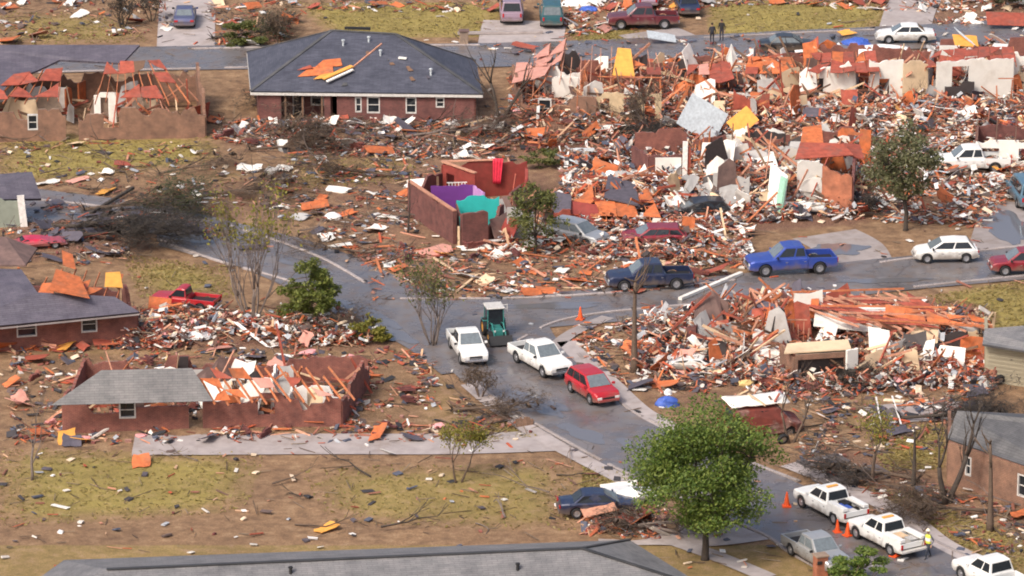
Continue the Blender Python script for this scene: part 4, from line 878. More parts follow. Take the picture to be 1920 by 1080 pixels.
p = P(821,410); bar(h, 'vent_pipe', p, p+Vector((0,0,3.1)), .16, .16, M['wood_brown'], z=Vector((0,1,0)))
# pink curtain hung over the red wall
p = P(932,368); mb = MB(); nn = 10
for i in range(nn+1):
    for j in range(7): mb.v.append((p.x-.4+.75*i/nn*(1-.25*j/6)+.1, p.y-.2-.07*math.sin(i*2.1)*(1-j/9), 2.9-1.9*j/6))
for i in range(nn):
    for j in range(6): mb.f.append((i*7+j, (i+1)*7+j, (i+1)*7+j+1, i*7+j+1))
o = mb.build('curtain', M['hotpink'], smooth=True); so = o.modifiers.new('cloth', 'SOLIDIFY'); so.thickness = .02; tag(o, 'red cloth hanging over the red room wall of the roofless house', 'cloth')
wreck(h, [(918,405),(1000,385),(1035,445),(930,475)], 34, 9, 2, 208, ('red_wall','brick_dark','drywall','grey_wall','ply_red'), .9)
# H7 the wreck on the right with its slid orange roof
h = house('ruined_house', 1560, 690, 'flattened house right of the junction with slid orange roof frame and white ceiling')
deck(h, P(1470,560,2.6), P(1700,553,2.9), P(1866,622,2.1), P(1600,606,2.7), 8, 4, ['ply_red','ply_orange','wood_salmon','ply_orange'], .3, True, 61, 'wood_salmon'); deck(h, P(1650,600,2.5), P(1870,618,2.0), P(1850,600,2.6), P(1660,572,3.1), 5, 2, ['ply_orange','ply_red'], .08, False, 62)
for i in range(5): a = patch(P(1470,548,3.0), P(1700,541,3.2), P(1866,612,2.4), P(1600,598,2.9), .02, i/4); b = patch(P(1470,548,3.0), P(1700,541,3.2), P(1866,612,2.4), P(1600,598,2.9), .98, i/4); bar(h, 'purlin', a, b, .07, .12, M['wood_salmon' if i % 2 else 'wood_orange'])
sheet_on(h, [P(1525,612,1.9),P(1650,625,1.8),P(1662,578,2.6),P(1530,570,2.6)], M['white_wall'], 'ceiling_sheet', .06)
for pts, mt in (([P(1632,690,.2),P(1672,695,.2),P(1668,620,2.5),P(1628,612,2.6)],'white_wall'),([P(1528,640,1.0),P(1556,668,.5),P(1572,612,2.2),P(1548,600,2.2)],'white_wall'),([P(1710,665,.8),P(1756,672,.6),P(1760,610,2.4),P(1706,605,2.4)],'cream_wall'),([P(1800,660,.6),P(1832,655,.6),P(1836,612,2.0),P(1796,612,2.0)],'grey_wall'),
                ([P(1405,640,.6),P(1465,640,.6),P(1450,575,2.3),P(1410,580,2.2)],'ply_red'),([P(1380,670,.5),P(1470,690,.4),P(1460,650,1.2),P(1390,645,1.3)],'drywall'),([P(1402,590,1.8),P(1470,615,1.3),P(1478,580,2.2),P(1420,560,2.6)],'shingle_sheet')):
    sheet_on(h, pts, M[mt], 'torn_wall_sheet', .06)
wall(h, (1288,668), (1306,670), 2.4, M['brick_dark'], [], .3, seed=71, th=.4); wall(h, (1306,668), (1386,664), 2.2, M['grey_wall'], [], .5, seed=72); wall(h, (1464,700), (1490,724), 2.2, M['brick_brown'], [], .3, seed=73); wall(h, (1490,724), (1586,718), 2.1, M['brick_brown'], [(.05,.95,0,1.75,'hole')], 0, seed=74, th=.12)
wall(h, (1586,722), (1606,718), 2.6, M['white_wall'], [], .3, seed=75); wall(h, (1493,716), (1584,710), 1.95, M['door_and_shade'], [], .0, seed=76, name='garage_shade_wall')  # near-black wall close behind the opening paints the garage's inner shade
sheet_on(h, [P(1470,664,2.15),P(1596,656,2.2),P(1590,638,2.3),P(1476,646,2.25)], M['cream_wall'], 'garage_ceiling', .08)
wall(h, (1606,720), (1660,690), 1.9, M['cream_wall'], [], 1.0, seed=77); wall(h, (1670,700), (1840,690), 1.5, M['brick_brown'], [(.2,.3,.2,1.4,'hole'),(.6,.7,.2,1.4,'hole')], .9, seed=78); wall(h, (1300,640), (1470,610), 1.5, M['brick'], [], 1.0, seed=79)
studs(h, (1468,670), (1512,668), 2.5, 'wood_salmon', .25, True, 10, .1); studs(h, (1410,650), (1440,648), 1.8, 'wood_orange', .3, True, 12, .1); studs(h, (1660,660), (1710,665), 2.3, 'wood_brown', .4, True, 14, .1); studs(h, (1840,670), (1860,640), 2.0, 'wood_pale', .4, True, 15, .1)
wreck(h, [(1290,628),(1470,615),(1520,640),(1470,690),(1300,700)], 80, 18, 3, 204, WS, 1.6); wreck(h, [(1620,668),(1850,672),(1845,708),(1620,715)], 60, 12, 1, 224, WS, .9); wreck(h, [(1360,600),(1480,592),(1620,615),(1500,645)], 26, 3, 0, 214, ('ply_red','ply_orange','drywall'), 1.0, .2)
# H8 khaki house on the right edge
h = house('khaki_house', 1930, 740, 'khaki sided house with low grey roof cut by the right edge', 'house')
a, b = P(1848,715), P(2050,745); wall(h, a, b, 2.7, M['khaki'], [(.45,.6,.9,2.1,'window')]); c_ = P(1846,668); wall(h, c_, a, 2.7, M['khaki'])
r0 = h.location; mb = MB(); roof_face(mb, [P(1842,645,2.75),P(2060,680,2.75),P(2060,600,3.6),P(1846,616,3.4)], .14); mb.warp(lambda v: v-r0); mb.build('roof', M['sh_grey'], h)
for k in range(9): bar(h, 'siding_board', P(1848,717)+Vector((0,-.12,.2+k*.28)), P(2050,747)+Vector((0,-.12,.2+k*.28)), .03, .03, M['khaki'])
# H9 brown house at lower right
h = house('brown_brick_house', 1900, 940, 'brown brick house at lower right under a dark grey gable roof', 'house')
a, b = P(1778,905), P(2060,1000); wall(h, a, b, 2.6, M['brick_brown'], [(.12,.16,.9,2.1,'window'),(.47,.55,.7,2.1,'window')]); wall(h, P(1778,845), a, 2.6, M['brick_brown'])
r0 = h.location; e0, e1, g0, g1 = P(1775,822,2.65), P(2070,925,2.65), P(1795,770,4.0), P(2070,800,4.4)
mb = MB(); roof_face(mb, [e0, e1, g1, g0], .15); mb.warp(lambda v: v-r0); mb.build('roof', M['sh_dark'], h); bar(h, 'gutter', e0+Vector((0,-.08,-.12)), e1+Vector((0,-.08,-.12)), .12, .12, M['wood_brown'])
q1, q0_ = g1+(g1-e1)*Vector((1,1,0)) if False else g1+Vector(((g1-e1).x, (g1-e1).y, e1.z-g1.z)), g0+Vector(((g0-e0).x, (g0-e0).y, e0.z-g0.z))
mb = MB(); roof_face(mb, [q1, q0_, g0, g1], .15); mb.warp(lambda v: v-r0); mb.build('roof', M['sh_dark'], h); wall(h, foot(q0_)*.97+foot(e0)*.03, foot(q1)*.97+foot(e1)*.03, 2.5, M['brick_brown'])
for k in range(5): p = P(1800+k*42, 872+k*14); bar(h, 'porch_post', p+Vector((0,-1,0)), p+Vector((0,-1,2.4)), .12, .12, M['wood_brown'], z=Vector((0,1,0)))
# H10 left house
h = house('brick_house', 90, 630, 'brick house on the left under a dark purple roof with a hole of orange boards', 'ruined house')
a, b = P(-120,668), P(258,640); wall(h, a, b, 2.3, M['brick'], [(.4,.5,.9,2,'window'),(.72,.8,.9,2,'window')]); wall(h, b, P(232,585), 2.2, M['brick'], (), .9, seed=81); wall(h, P(225,590), P(-120,590), 2.0, M['brick_dark'], (), .6, seed=83)
r0 = h.location; E0, E1, Rr0, Rr1, BC = P(-120,622,2.4), P(262,585,2.4), P(-120,500,4.4), P(120,520,4.2), P(255,530,3.0)
mb = MB(); roof_face(mb, [E0, E1, P(215,556,3.2), P(70,548,3.8), P(40,505,4.3), Rr0], .16); mb.warp(lambda v: v-r0); mb.build('roof', M['sh_purple'], h)
bar(h, 'fascia', E0+Vector((0,-.05,-.2)), E1+Vector((0,-.05,-.15)), .05, .1, M['concrete']); deck(h, P(70,552,3.5), P(218,560,3.0), P(232,515,3.2), P(95,500,4.1), 5, 3, ['ply_orange','ply_red','wood_brown'], .4, True, 84)
sheet_on(h, [P(92,545,3.95),P(168,560,3.5),P(150,520,4.0),P(105,505,4.3)], M['ply_orange'], 'bare_decking', .04); sheet_on(h, [P(118,498,4.2),P(142,505,4.1),P(136,478,4.3),P(116,470,4.4)], M['ply_orange'], 'bare_decking', .04)
sheet_on(h, [P(196,538,3.4),P(230,540,3.3),P(225,510,3.8),P(198,512,3.8)], M['ply_yellow'], 'yellow_panel', .04); sheet_on(h, [P(-40,500,3.2),P(48,500,3.2),P(70,468,3.0),P(10,447,3.9),P(-40,447,3.9)], M['brick_dark'], 'gable_wall', .12)
wreck(h, [(0,630),(250,610),(255,640),(0,660)], 26, 6, 0, 205, ('ply_orange','ply_red','cream_wall'), .5, .15)
# H11 grey roof at the bottom edge, H12 torn roof beside the road
h = house('grey_roofed_house', 700, 1160, 'house along the bottom edge, only its broad grey hip roof in view', 'house')
r0 = h.location; z0, z1 = 2.6, 4.6; el, er, bl, br, rl, rr = P(-80,1330,z0), P(1330,1190,z0), P(-80,1180,z0), P(1175,1080,z0), P(100,1105,z1), P(1120,1058,z1)
er, br = P(1330,1105,z0), P(1180,1012,z0); rl, rr = P(200,1068,4.2), P(1090,1028,4.2); el, bl = P(-60,1180,z0), P(120,1050,z0)
for pts in ((el, er, rr, rl), (er, br, rr), (br, bl, rl, rr), (bl, el, rl)):
    mb = MB(); roof_face(mb, pts, .15); mb.warp(lambda v: v-r0); mb.build('roof', M['sh_grey'], h)
for u, v in ((.15,.5),(.4,.75),(.62,.4),(.8,.6)):
    p = patch(el, er, rr, rl, u, v); MB().lathe([(.09,-.1),(.09,.35),(.13,.35),(.13,.42),(.0,.45)], 10, 'z', p-r0).build('vent_pipe', M['black'], h)
for a, b in ((er,rr),(br,rr),(rl,rr)): bar(h, 'ridge_cap', a+Vector((0,0,.03)), b+Vector((0,0,.03)), .26, .05, M['sh_dark'])
for a, b in ((er,br),(el,er)): bar(h, 'gutter', a+Vector((0,0,-.2)), b+Vector((0,0,-.2)), .1, .14, M['frame_white'])
wall(h, foot(el)+Vector((.8,.8,0)), foot(er)+Vector((-.9,.5,0)), 2.5, M['brick_brown']); wall(h, foot(er)+Vector((-.9,.5,0)), foot(br)+Vector((-.8,-.6,0)), 2.5, M['brick_brown'], [(.4,.55,.8,2,'window')])
wall(h, foot(br)+Vector((-.8,-.6,0)), foot(bl)+Vector((.8,-.5,0)), 2.5, M['brick_brown']); wall(h, foot(bl)+Vector((.8,-.5,0)), foot(el)+Vector((.8,.8,0)), 2.5, M['brick_brown'])
h = house('ruined_brick_house', 420, 800, 'low brick house beside the lower road with a torn grey roof and fallen gable')
wall(h, (120,812), (640,800), 2.3, M['brick'], [(.2,.26,.9,2,'window'),(.45,.5,0,2,'hole'),(.7,.76,.9,2,'hole')], 1.1, seed=91); wall(h, (640,800), (690,725), 2.4, M['brick'], (), 1.2, seed=92); wall(h, (690,725), (160,735), 2.3, M['brick'], (), .9, seed=93); wall(h, (160,735), (120,812), 2.3, M['brick'], (), .5, seed=94)
wall(h, (380,770), (520,768), 2.3, M['white_wall'], [(.4,.6,0,2,'hole')], .5, seed=95)
r0 = h.location; mb = MB(); roof_face(mb, [P(95,760,2.4), P(400,752,2.4), P(360,690,4.3), P(190,694,4.3)], .15); mb.warp(lambda v: v-r0); mb.build('roof', M['sh_grey'], h)
deck(h, P(400,752,2.4), P(660,742,2.3), P(620,690,3.6), P(360,690,4.2), 8, 3, ['ply_orange','ply_red','ply_pink'], .5, True, 96)
wreck(h, [(130,805),(640,795),(690,730),(170,740)], 90, 16, 4, 206, WS, 1.4)
# H13 piece of a green grey outbuilding upper left; H14 white garage on the right
h = house('outbuilding', 20, 430, 'green grey outbuilding with white corner board and tipped dark roof at the left edge', 'outbuilding')
wall(h, (-60,430), (48,425), 2.2, rough_mat('grey green boards', (.26,.29,.24), .8, .2, 2), [(.3,.5,.9,1.9,'window')], .3, seed=97); p = P(46,426); bar(h, 'corner_board', p+Vector((0,-.15,0)), p+Vector((-.2,-.15,2.4)), .5, .12, M['pole'], z=Vector((0,1,0)))
r0 = h.location; mb = MB(); roof_face(mb, [P(-60,375,2.3), P(78,372,1.9), P(60,322,3.2), P(-60,330,3.2)], .2); mb.warp(lambda v: v-r0); mb.build('roof', M['sh_purple'], h)
h = house('white_garage', 1880, 330, 'low white walled garage missing its roof behind the white pickup', 'ruined garage')
wall(h, (1828,316), (1975,318), 2.2, M['white_wall'], [(.04,.3,0,1.6,'hole'),(.55,.75,.6,1.6,'hole')], .3, seed=98); wall(h, (1832,280), (1828,316), 2.1, M['brick_dark'], [], .4, seed=99); wall(h, (1975,282), (1832,280), 2.2, M['brick_dark'], [], .5, seed=100)
for k in range(4): bar(h, 'rafter', P(1830+k*36,318)+Vector((0,-.1,2.25)), P(1832+k*36,280)+Vector((0,0,2.35)), .06, .14, M['wood_brown'])

# ---------------------------------------------------------------- vehicles
for nm, col, mt in (('p_blue',(.035,.075,.36),.2),('p_navy',(.02,.03,.075),.2),('p_white',(.80,.80,.78),0),('p_red',(.46,.02,.03),.1),('p_darkred',(.25,.02,.035),.1),('p_rust',(.26,.045,.03),.05),('p_maroon',(.13,.025,.035),.1),('p_silver',(.46,.47,.48),.45),('p_grey',(.3,.31,.33),.45),
                    ('p_teal',(.03,.11,.13),.2),('p_slate',(.10,.11,.21),.3),('p_black',(.02,.02,.024),.1),('p_pink',(.55,.015,.06),.05),('p_mauve',(.33,.24,.31),.2),('p_tealgreen',(.03,.20,.19),.1),('p_bluegrey',(.10,.2,.28),.2)):
    M[nm] = paint_mat('car paint '+nm[2:], col, mt)
car('sedan', 347, 44, 92, 'p_slate', 'slate blue sedan parked nose away on the drive at upper left', glass='glass_light')
car('van', 959, 36, 91, 'p_mauve', 'mauve grey van streaked with green beside the dark teal van', glass='glass')
car('van', 1034, 43, 91, 'p_teal', 'dark teal van with red tail lights parked at the top of the drive', glass='glass_light')
car('pickup', 1205, 52, 183, 'p_maroon', 'maroon pickup standing on the far lawn behind the wrecks')
car('sedan', 1288, 22, 95, 'p_navy', 'dark navy sedan at the top edge right of the maroon pickup'); car('suv', 1212, 8, 92, 'p_mauve', 'mauve suv at the top edge just behind the maroon pickup')
car('sedan', 1478, 99, 2, 'p_black', 'black sedan on the upper street in front of the wrecked row', glass='glass_light')
car('sedan', 1697, 79, 181, 'p_white', 'white sedan with a grey replaced door on the upper street', open_door=False)
car('pickup', 1818, 322, 184, 'p_white', 'white crew cab pickup hemmed in by debris beside the white garage', z=.1)
car('van', 1922, 380, 96, 'p_bluegrey', 'blue grey van cut by the right edge on the wet drive', glass='glass')
car('pickup_old', 348, 580, 164, 'p_red', 'old red pickup with open bed beside the left house', scale=.88); car('sedan', 70, 470, 10, 'p_pink', 'crushed pinkish red car buried in the dark wreckage at left', crush=.26, squash=.5, seed=3, scale=.85)
car('suv', 1082, 458, -36, 'p_silver', 'silver suv facing the street under the small green tree', glass='glass_light')
car('suv', 1226, 462, 184, 'p_darkred', 'crushed dark red suv with white torn roof in the debris', crush=.2, squash=.75, seed=5); car('suv', 1308, 412, 186, 'p_black', 'crushed black suv under the collapsed brick house', crush=.2, squash=.8, seed=9)
car('pickup', 1217, 540, 188, 'p_navy', 'dark navy pickup stopped on the street behind the bare trunk', glass='glass')
car('pickup', 1482, 511, 190, 'p_blue', 'bright blue pickup driving along the street', scale=1.06); car('hatch', 1772, 489, 183, 'p_white', 'small white hatchback on the street behind the blue pickup', scale=1.05)
car('suv', 1918, 512, 184, 'p_darkred', 'dark red suv cut by the right edge of the street')
car('pickup', 877, 668, -78, 'p_white', 'white pickup facing down the lower road beside the tractor', scale=.93)
car('pickup', 1014, 692, -61, 'p_white', 'white crew cab pickup with chrome grille behind the red crossover', scale=.96, glass='glass_light'); car('suv', 1110, 746, -64, 'p_red', 'red crossover parked by the kerb of the lower road', glass='glass')
UT = 'white utility pickups parked in line along the lower road'
t1 = car('pickup', 1556, 966, 121, 'p_white', 'white utility pickup with blue and black gear in its bed, first in line', group=UT, extras=('service',), scale=.93); 
def dup(root, loc, rz, label):
    r = root.copy(); C.objects.link(r); r.location = loc; r.rotation_euler = (0,0,rz); r['label'] = label
    for ch in list(root.children):
        c = ch.copy(); C.objects.link(c); c.parent = r
        for g in ch.children: d = g.copy(); C.objects.link(d); d.parent = c
    return r
t2 = dup(t1, P(1660,1022,.08), R(122), 'white utility pickup with cones and scrap in its bed, behind the first'); 
car('pickup', 1860, 1102, 122, 'p_white', 'white pickup without lockers at the bottom right corner', group=UT, scale=.95)
car('pickup', 1531, 1056, -63, 'p_silver', 'silver pickup facing the opposite way across from the utility trucks', scale=.9, glass='glass_light')
car('sedan', 1122, 968, 6, 'p_navy', 'navy blue car nosed under the big green tree beside broken boards', crush=.06)
M['rusted'] = rough_mat('rust streaked red panels', (.22,.05,.035), .7, .5, 1.6, (.42,.33,.28), .75)
car('van', 1424, 812, 22, 'rusted', 'rusty red van with dented white roof pushed against a tree', crush=.24, squash=1.0, roll=(R(7), R(2)), seed=4)
rr = random.Random(8)
for k in range(5): p = P(1424,812)+Vector((rr.uniform(-2.2,1.8), rr.uniform(-.7,.5), 2.35)); q = Vector((rr.uniform(-1,1), rr.uniform(-.5,.3), rr.uniform(-.5,.2))); loose('broken_timber', p-q*.8, p+q*.8, .12, .08, M[rr.choice(('wood_pale','ply_red','wood_brown'))], ('short','long','bent looking','thin','low')[k]+' timber lying across the white roof of the rusty red van', 'timber')
g = P(1424,812); mb = MB(); 
for i in range(13):
    for j in range(7): mb.v.append((-2.3+4.0*i/12, -.8+1.6*j/6, .07*noise.noise(Vector((i*.5,j*.6,4)))-.05*abs(j-3)/3))
for i in range(12):
    for j in range(6): mb.f.append((i*7+j,(i+1)*7+j,(i+1)*7+j+1,i*7+j+1))
o = mb.build('van_roof_sheet', M['white_wall'], None, g+Vector((0,0,2.22)), (R(7),R(2),R(22)), smooth=True); so = o.modifiers.new('s','SOLIDIFY'); so.thickness = .06; tag(o, 'white dented sheet lying on the roof of the rusty red van', 'metal sheet')
car('sedan', 1292, 696, 168, 'p_white', 'flattened white car in front of the fallen house, its panels peeled', crush=.32, squash=.55, seed=12)
car('hatch', 1172, 946, 20, 'p_white', 'white car wreck half hidden by the big tree crown', crush=.2, squash=.7, seed=13)
# gear in the truck beds
for (px, py, hd), items in (((1556,966,121), (('crate',-.6,.15,.9,.7,.35,'blue_tarp','blue crate in the bed of the first utility truck','crate'),('tool_chest',-.15,-.3,.7,.5,.4,'black','black tool chest behind the cab of the first utility truck','tool chest'),('cable_drum',-1.2,.1,.7,.7,.3,'frame_white','white box near the tailgate of the first utility truck','box'))),
                            ((1660,1022,122), (('scrap_crate',-.5,.1,.8,.8,.35,'wood_pale','pale wooden crate in the bed of the second utility truck','crate'),('grey_bin',-1.2,-.25,.6,.5,.35,'grey_wall','grey bin near the tailgate of the second utility truck','bin')))):
    g = P(px, py, .08); rz = Matrix.Rotation(R(hd), 3, 'Z')
    for nm, x, y, a, b, c_, mt, lb, ct in items:
        mb = MB(); mb.box((0,0,c_/2), (a,b,c_)); mb.box((0,0,c_+.02), (a*1.05,b*1.05,.04)); mb.box((0,0,c_+.06), (a*.3,.04,.05))
        o = mb.build(nm, M[mt], None, g+rz @ Vector((x-.9, y, .69)), (0,0,R(hd))); tag(o, lb, ct)
# the green tractor loader
root = empty('tractor_loader', P(928,632,.08), R(-78), 'teal green loader tractor with glazed cab and raised white mast at the junction', 'tractor'); root.scale = (.76,)*3
tg = paint_mat('tractor green', (.04,.22,.20), .1); 
b = MB(); b.box((1.0,0,.95), (1.7,.75,.6)); b.box((-.2,0,.8), (1.2,.8,.35)); b.box((1.6,0,1.28), (.4,.6,.1)); b.build('hood', tg, root, bevel=.05)
b = MB()
for x in (-1.15,.35):
    for y in (-.72,.72): b.tube([(x,y,.9),(x*.93,y*.93,2.65)], [.06,.05], 6)
b.build('cab_frame', tg, root); MB().box((-.4,0,2.72), (1.8,1.6,.14)).build('cab_roof', M['frame_white'], root, bevel=.05)
for nm, c_, d_ in (('windshield',(.34,0,1.85),(.03,1.25,1.45)),('rear_window',(-1.1,0,1.85),(.03,1.25,1.45)),('side_window',(-.4,-.69,1.85),(1.3,.03,1.45)),('side_window',(-.4,.69,1.85),(1.3,.03,1.45))): MB().box(c_, d_).build(nm, M['glass'], root)
b = MB(); b.box((-.45,0,1.15), (.5,.5,.12)); b.box((-.68,0,1.45), (.1,.5,.6)); b.build('seat', M['black'], root)
for x, y, r in ((-.75,.78,.78),(-.75,-.78,.78),(1.35,.7,.5),(1.35,-.7,.5)): wheel(root, x, y, r, .42, 'ply_yellow')
for y in (-.85,.85): MB().box((-.75,y*.95,1.45), (1.1,.42,.06)).build('fender', tg, root, bevel=.02)
for y in (-.5,.5): b = MB(); b.tube([(-.1,y,1.3),(1.2,y,1.6),(2.3,y,.75)], [.07,.07,.06], 6); b.build('loader_arm', tg, root)
b = MB(); b.prism([(2.25,-1,.15),(2.3,-1,.85),(2.45,-1,.9),(2.95,-1,.2)], (0,2,0)); b.build('bucket', M['black'], root)
for y in (-.4,.4): MB().box((1.87,y,1.12), (.05,.18,.16)).build('headlight', M['headlight'], root)
b = MB()
for y in (.95,1.35): b.tube([(-1.3,y,.6),(-1.3,y,2.5)], [.05,.05], 6)
for z in (.9,1.3,1.7,2.1,2.45): b.tube([(-1.3,.95,z),(-1.3,1.35,z)], [.03,.03], 5)
b.build('mast_ladder', M['pole'], root)
# ---------------------------------------------------------------- cones, worker, mailbox, small named things
cb = MB(); cb.lathe([(.16,.05),(.11,.28),(.035,.72),(.0,.73)], 14); cb.box((0,0,.025), (.42,.42,.05)); cme = None
for k, (px, py, lb, cs) in enumerate(((1475,952,'orange road cone ahead of the first utility truck',1.25),(1570,1000,'orange road cone nearest the rear of the first utility truck',1.1),(1589,1007,'orange road cone beside the front of the second utility truck',1.15),(1677,1046,'orange road cone behind the second utility truck',1.15),(1088,601,'red orange cone at the street corner by the junction',1.2))):
    root = empty('traffic_cone', G(px, py, .09), .3*k, lb, 'traffic cone', 'orange road cones'); root.scale = (cs,)*3
    if cme is None: cme = cb.mesh('cone_body', M['cone'], False); bme = MB().lathe([(.088,.40),(.066,.53),(.062,.53),(.08,.40)], 14).mesh('reflective_band', M['reflect'])
    link('cone_body', cme, root); link('reflective_band', bme, root)
person(1740, 1048, 215, 'road worker in lime vest and white hard hat walking behind the utility trucks', (.12,.12,.14), (.03,.035,.05), vest=(.62,.66,.08), hat=(.8,.78,.6), pose='walk', h=1.8, z=.02)
person(1335, 84, 100, 'person in dark clothes standing on the upper street, nearer the maroon pickup', (.03,.03,.04), (.025,.025,.035), h=1.75); person(1353, 78, 250, 'person in black jacket standing on the upper street nearer the black sedan', (.02,.02,.022), (.05,.045,.06), h=1.8)
root = empty('brick_mailbox', G(1538,1082,-.05), R(20), 'red brick mailbox pillar beside the silver pickup', 'mailbox'); mb = MB(); A0 = Vector((0,0,0))
for a, b in ((Vector((-.33,-.28,0)),Vector((.33,-.28,0))),(Vector((.33,-.28,0)),Vector((.33,.28,0))),(Vector((.33,.28,0)),Vector((-.33,.28,0))),(Vector((-.33,.28,0)),Vector((-.33,-.28,0)))): uvwall(mb, a, b, 1.35, .04, [], 0, 1)
mb.build('pillar', M['brick_orange'], root); MB().box((0,0,1.4), (.8,.7,.1)).build('cap', M['brick_brown'], root, bevel=.02); MB().box((-.2,-.33,1.05), (.3,.06,.2)).build('letter_box', M['black'], root, bevel=.03)
root = empty('brick_mailbox', G(870,84,-.05), 0, 'brown brick pillar at the kerb behind the hip roofed house', 'mailbox'); MB().box((0,0,.6), (.7,.6,1.2)).build('pillar', M['brick_brown'], root, bevel=.03); MB().box((0,0,1.25), (.85,.75,.1)).build('cap', M['brick_dark'], root)
def lump(name, px, py, dims, mat, label, cat, yaw=0, amp=.25, dz=0, seed=0, sub=3):
    import bmesh
    bm = bmesh.new(); bmesh.ops.create_icosphere(bm, subdivisions=sub, radius=1)
    for v in bm.verts:
        n = noise.noise_vector(v.co*1.6+Vector((seed,0,0)))*amp+noise.noise_vector(v.co*4+Vector((0,seed,0)))*amp*.4
        v.co = Vector((v.co.x*dims[0], v.co.y*dims[1], max(-.05, v.co.z*dims[2])))+Vector((n.x*dims[0], n.y*dims[1], abs(n.z)*dims[2]))
    me = D.meshes.new(name); bm.to_mesh(me); bm.free(); me.materials.append(M[mat]); o = link(name, me, None, G(px, py, dz), (0,0,yaw)); return tag(o, label, cat)
lump('blue_tarp', 1250, 760, (.75,.5,.55), 'blue_tarp', 'small blue tarp bundle on the verge left of the rusty van', 'tarp'); lump('white_bag', 1252, 752, (.25,.25,.3), 'white_tarp', 'white bag on top of the small blue bundle', 'bag', dz=.5)
lump('blue_tarp', 1606, 84, (1.1,.8,.55), 'blue_tarp', 'crumpled blue tarp in front of the white sedan on the upper street', 'tarp', seed=4); lump('plastic_sheeting', 1652, 98, (2.3,1.2,.6), 'white_tarp', 'white plastic sheeting heaped before the white sedan', 'plastic sheeting', seed=6)
lump('plastic_sheeting', 1082, 10, (1.3,.8,.5), 'white_tarp', 'white sheet bunched at the top edge right of the dark teal van', 'sheeting', seed=21); lump('blue_tarp', 1104, 20, (.8,.5,.35), 'blue_tarp', 'dark blue tarp below the white sheet at the top edge', 'tarp', seed=22)
lump('cushion', 910, 420, (.9,.7,.8), 'wood_pale', 'tan upholstered lump beside the turquoise room', 'cushion', seed=9); lump('white_appliance', 624, 410, (.65,.5,.45), 'white_tarp', 'white tank lying in the yard left of the roofless house', 'tank', seed=11, amp=.12)
lump('blue_blanket', 372, 640, (.9,.6,.4), 'white_tarp', 'bluish white blanket heap below the old red pickup', 'blanket', seed=14)
# standing and leaning sheets that catch the eye: (px, py, z, length, width, yaw, tilt x, tilt y)
def panel(px, py, z, L, W, rot, mat, label, cat, name='panel', th=.05):
    g = P(px, py, 0)
    v = []
    o = MB(); nx_, ny_ = 4, 3
    vs = [(-L/2+L*i/nx_, -W/2+W*j/ny_, .05*noise.noise(Vector((i*.9+px,j*.9,1)))) for i in range(nx_+1) for j in range(ny_+1)]
    n = len(vs); o.v = vs+[(a,b,c+th) for a,b,c in vs]; idx = lambda i, j: i*(ny_+1)+j
    for i in range(nx_):
        for j in range(ny_): q = [idx(i,j),idx(i+1,j),idx(i+1,j+1),idx(i,j+1)]; o.f += [tuple(q[::-1]), tuple(k+n for k in q)]
    rim = [idx(i,0) for i in range(nx_)]+[idx(nx_,j) for j in range(ny_)]+[idx(i,ny_) for i in range(nx_,0,-1)]+[idx(0,j) for j in range(ny_,0,-1)]
    for k in range(len(rim)): a, b = rim[k], rim[(k+1) % len(rim)]; o.f.append((a, b, b+n, a+n))
    ob = o.build(name, M[mat], None, (g.x, g.y, HG(g.x,g.y)+z), tuple(R(a) for a in rot)); return tag(ob, label, cat)
panel(1316,262,1.6,3.2,2.7,(62,32,0),'sheet_metal','big blue grey sheet tilted on end in the wreckage left of centre right','metal sheet','metal_sheet')
panel(1392,262,1.4,2.0,1.5,(50,-35,20),'ply_yellow','yellow triangular sheathing piece beside the big grey sheet','board','sheathing_board')
panel(712,290,.35,2.2,1.2,(10,8,15),'ply_orange','orange board lying in front of the blue roofed house','board','sheathing_board'); panel(590,392,.3,2.0,1.1,(12,-6,10),'ply_orange','orange board beside the white tank in the yard','board','sheathing_board')
panel(997,556,.3,1.4,.8,(25,10,20),'ply_orange','bright orange board on the street edge left of the navy pickup','board','sheathing_board'); panel(300,592,.7,1.5,1.0,(55,10,8),'ply_orange','orange board leaning on the front of the old red pickup','board','sheathing_board')
panel(1290,452,.9,.9,1.4,(75,5,5),'ply_orange','upright orange board right of the crushed dark red suv','board','sheathing_board'); panel(1592,215,1.0,1.3,1.2,(60,0,10),'ply_red','red orange board standing before the white wall fragments','board','sheathing_board')
panel(1466,402,1.3,.9,2.6,(80,0,-68),'mint','mint green mattress on end against a white wall sheet','mattress','mattress',.18); panel(1122,980,.55,2.0,1.2,(12,-10,12),'wood_salmon','tan board on the broken heap left of the big tree','board','sheathing_board')
panel(1165,962,.8,2.0,1.0,(20,-14,30),'drywall','white board above the tan one left of the big tree','board','drywall_sheet'); panel(1160,925,.5,2.2,.6,(12,-6,4),'drywall','white strip lying above the navy car','board','drywall_sheet')
panel(1893,105,.6,3.0,1.2,(14,0,-24),'siding','white sloping sheet at the right end of the upper street','sheet','metal_sheet'); panel(1240,82,.6,2.4,1.0,(25,12,10),'sheet_metal','crumpled silver sheet below the maroon pickup','metal sheet','metal_sheet')
panel(1810,88,.5,2.0,1.6,(20,5,4),'ply_yellow','tan yellow sheet right of the white sedan','board','sheathing_board'); panel(1890,52,.7,3.6,2.0,(18,2,0),'ply_red','orange red roof board at the upper right corner','board','sheathing_board')
loose('beam', P(217,605,.95), P(356,590,.95), .22, .2, M['wood_pale'], 'long pale beam lying in front of the left brick house', 'beam'); loose('beam', P(1275,560,.2), P(1390,512,.2), .3, .2, M['drywall'], 'pale splintered beam at the kerb before the blue pickup', 'beam')
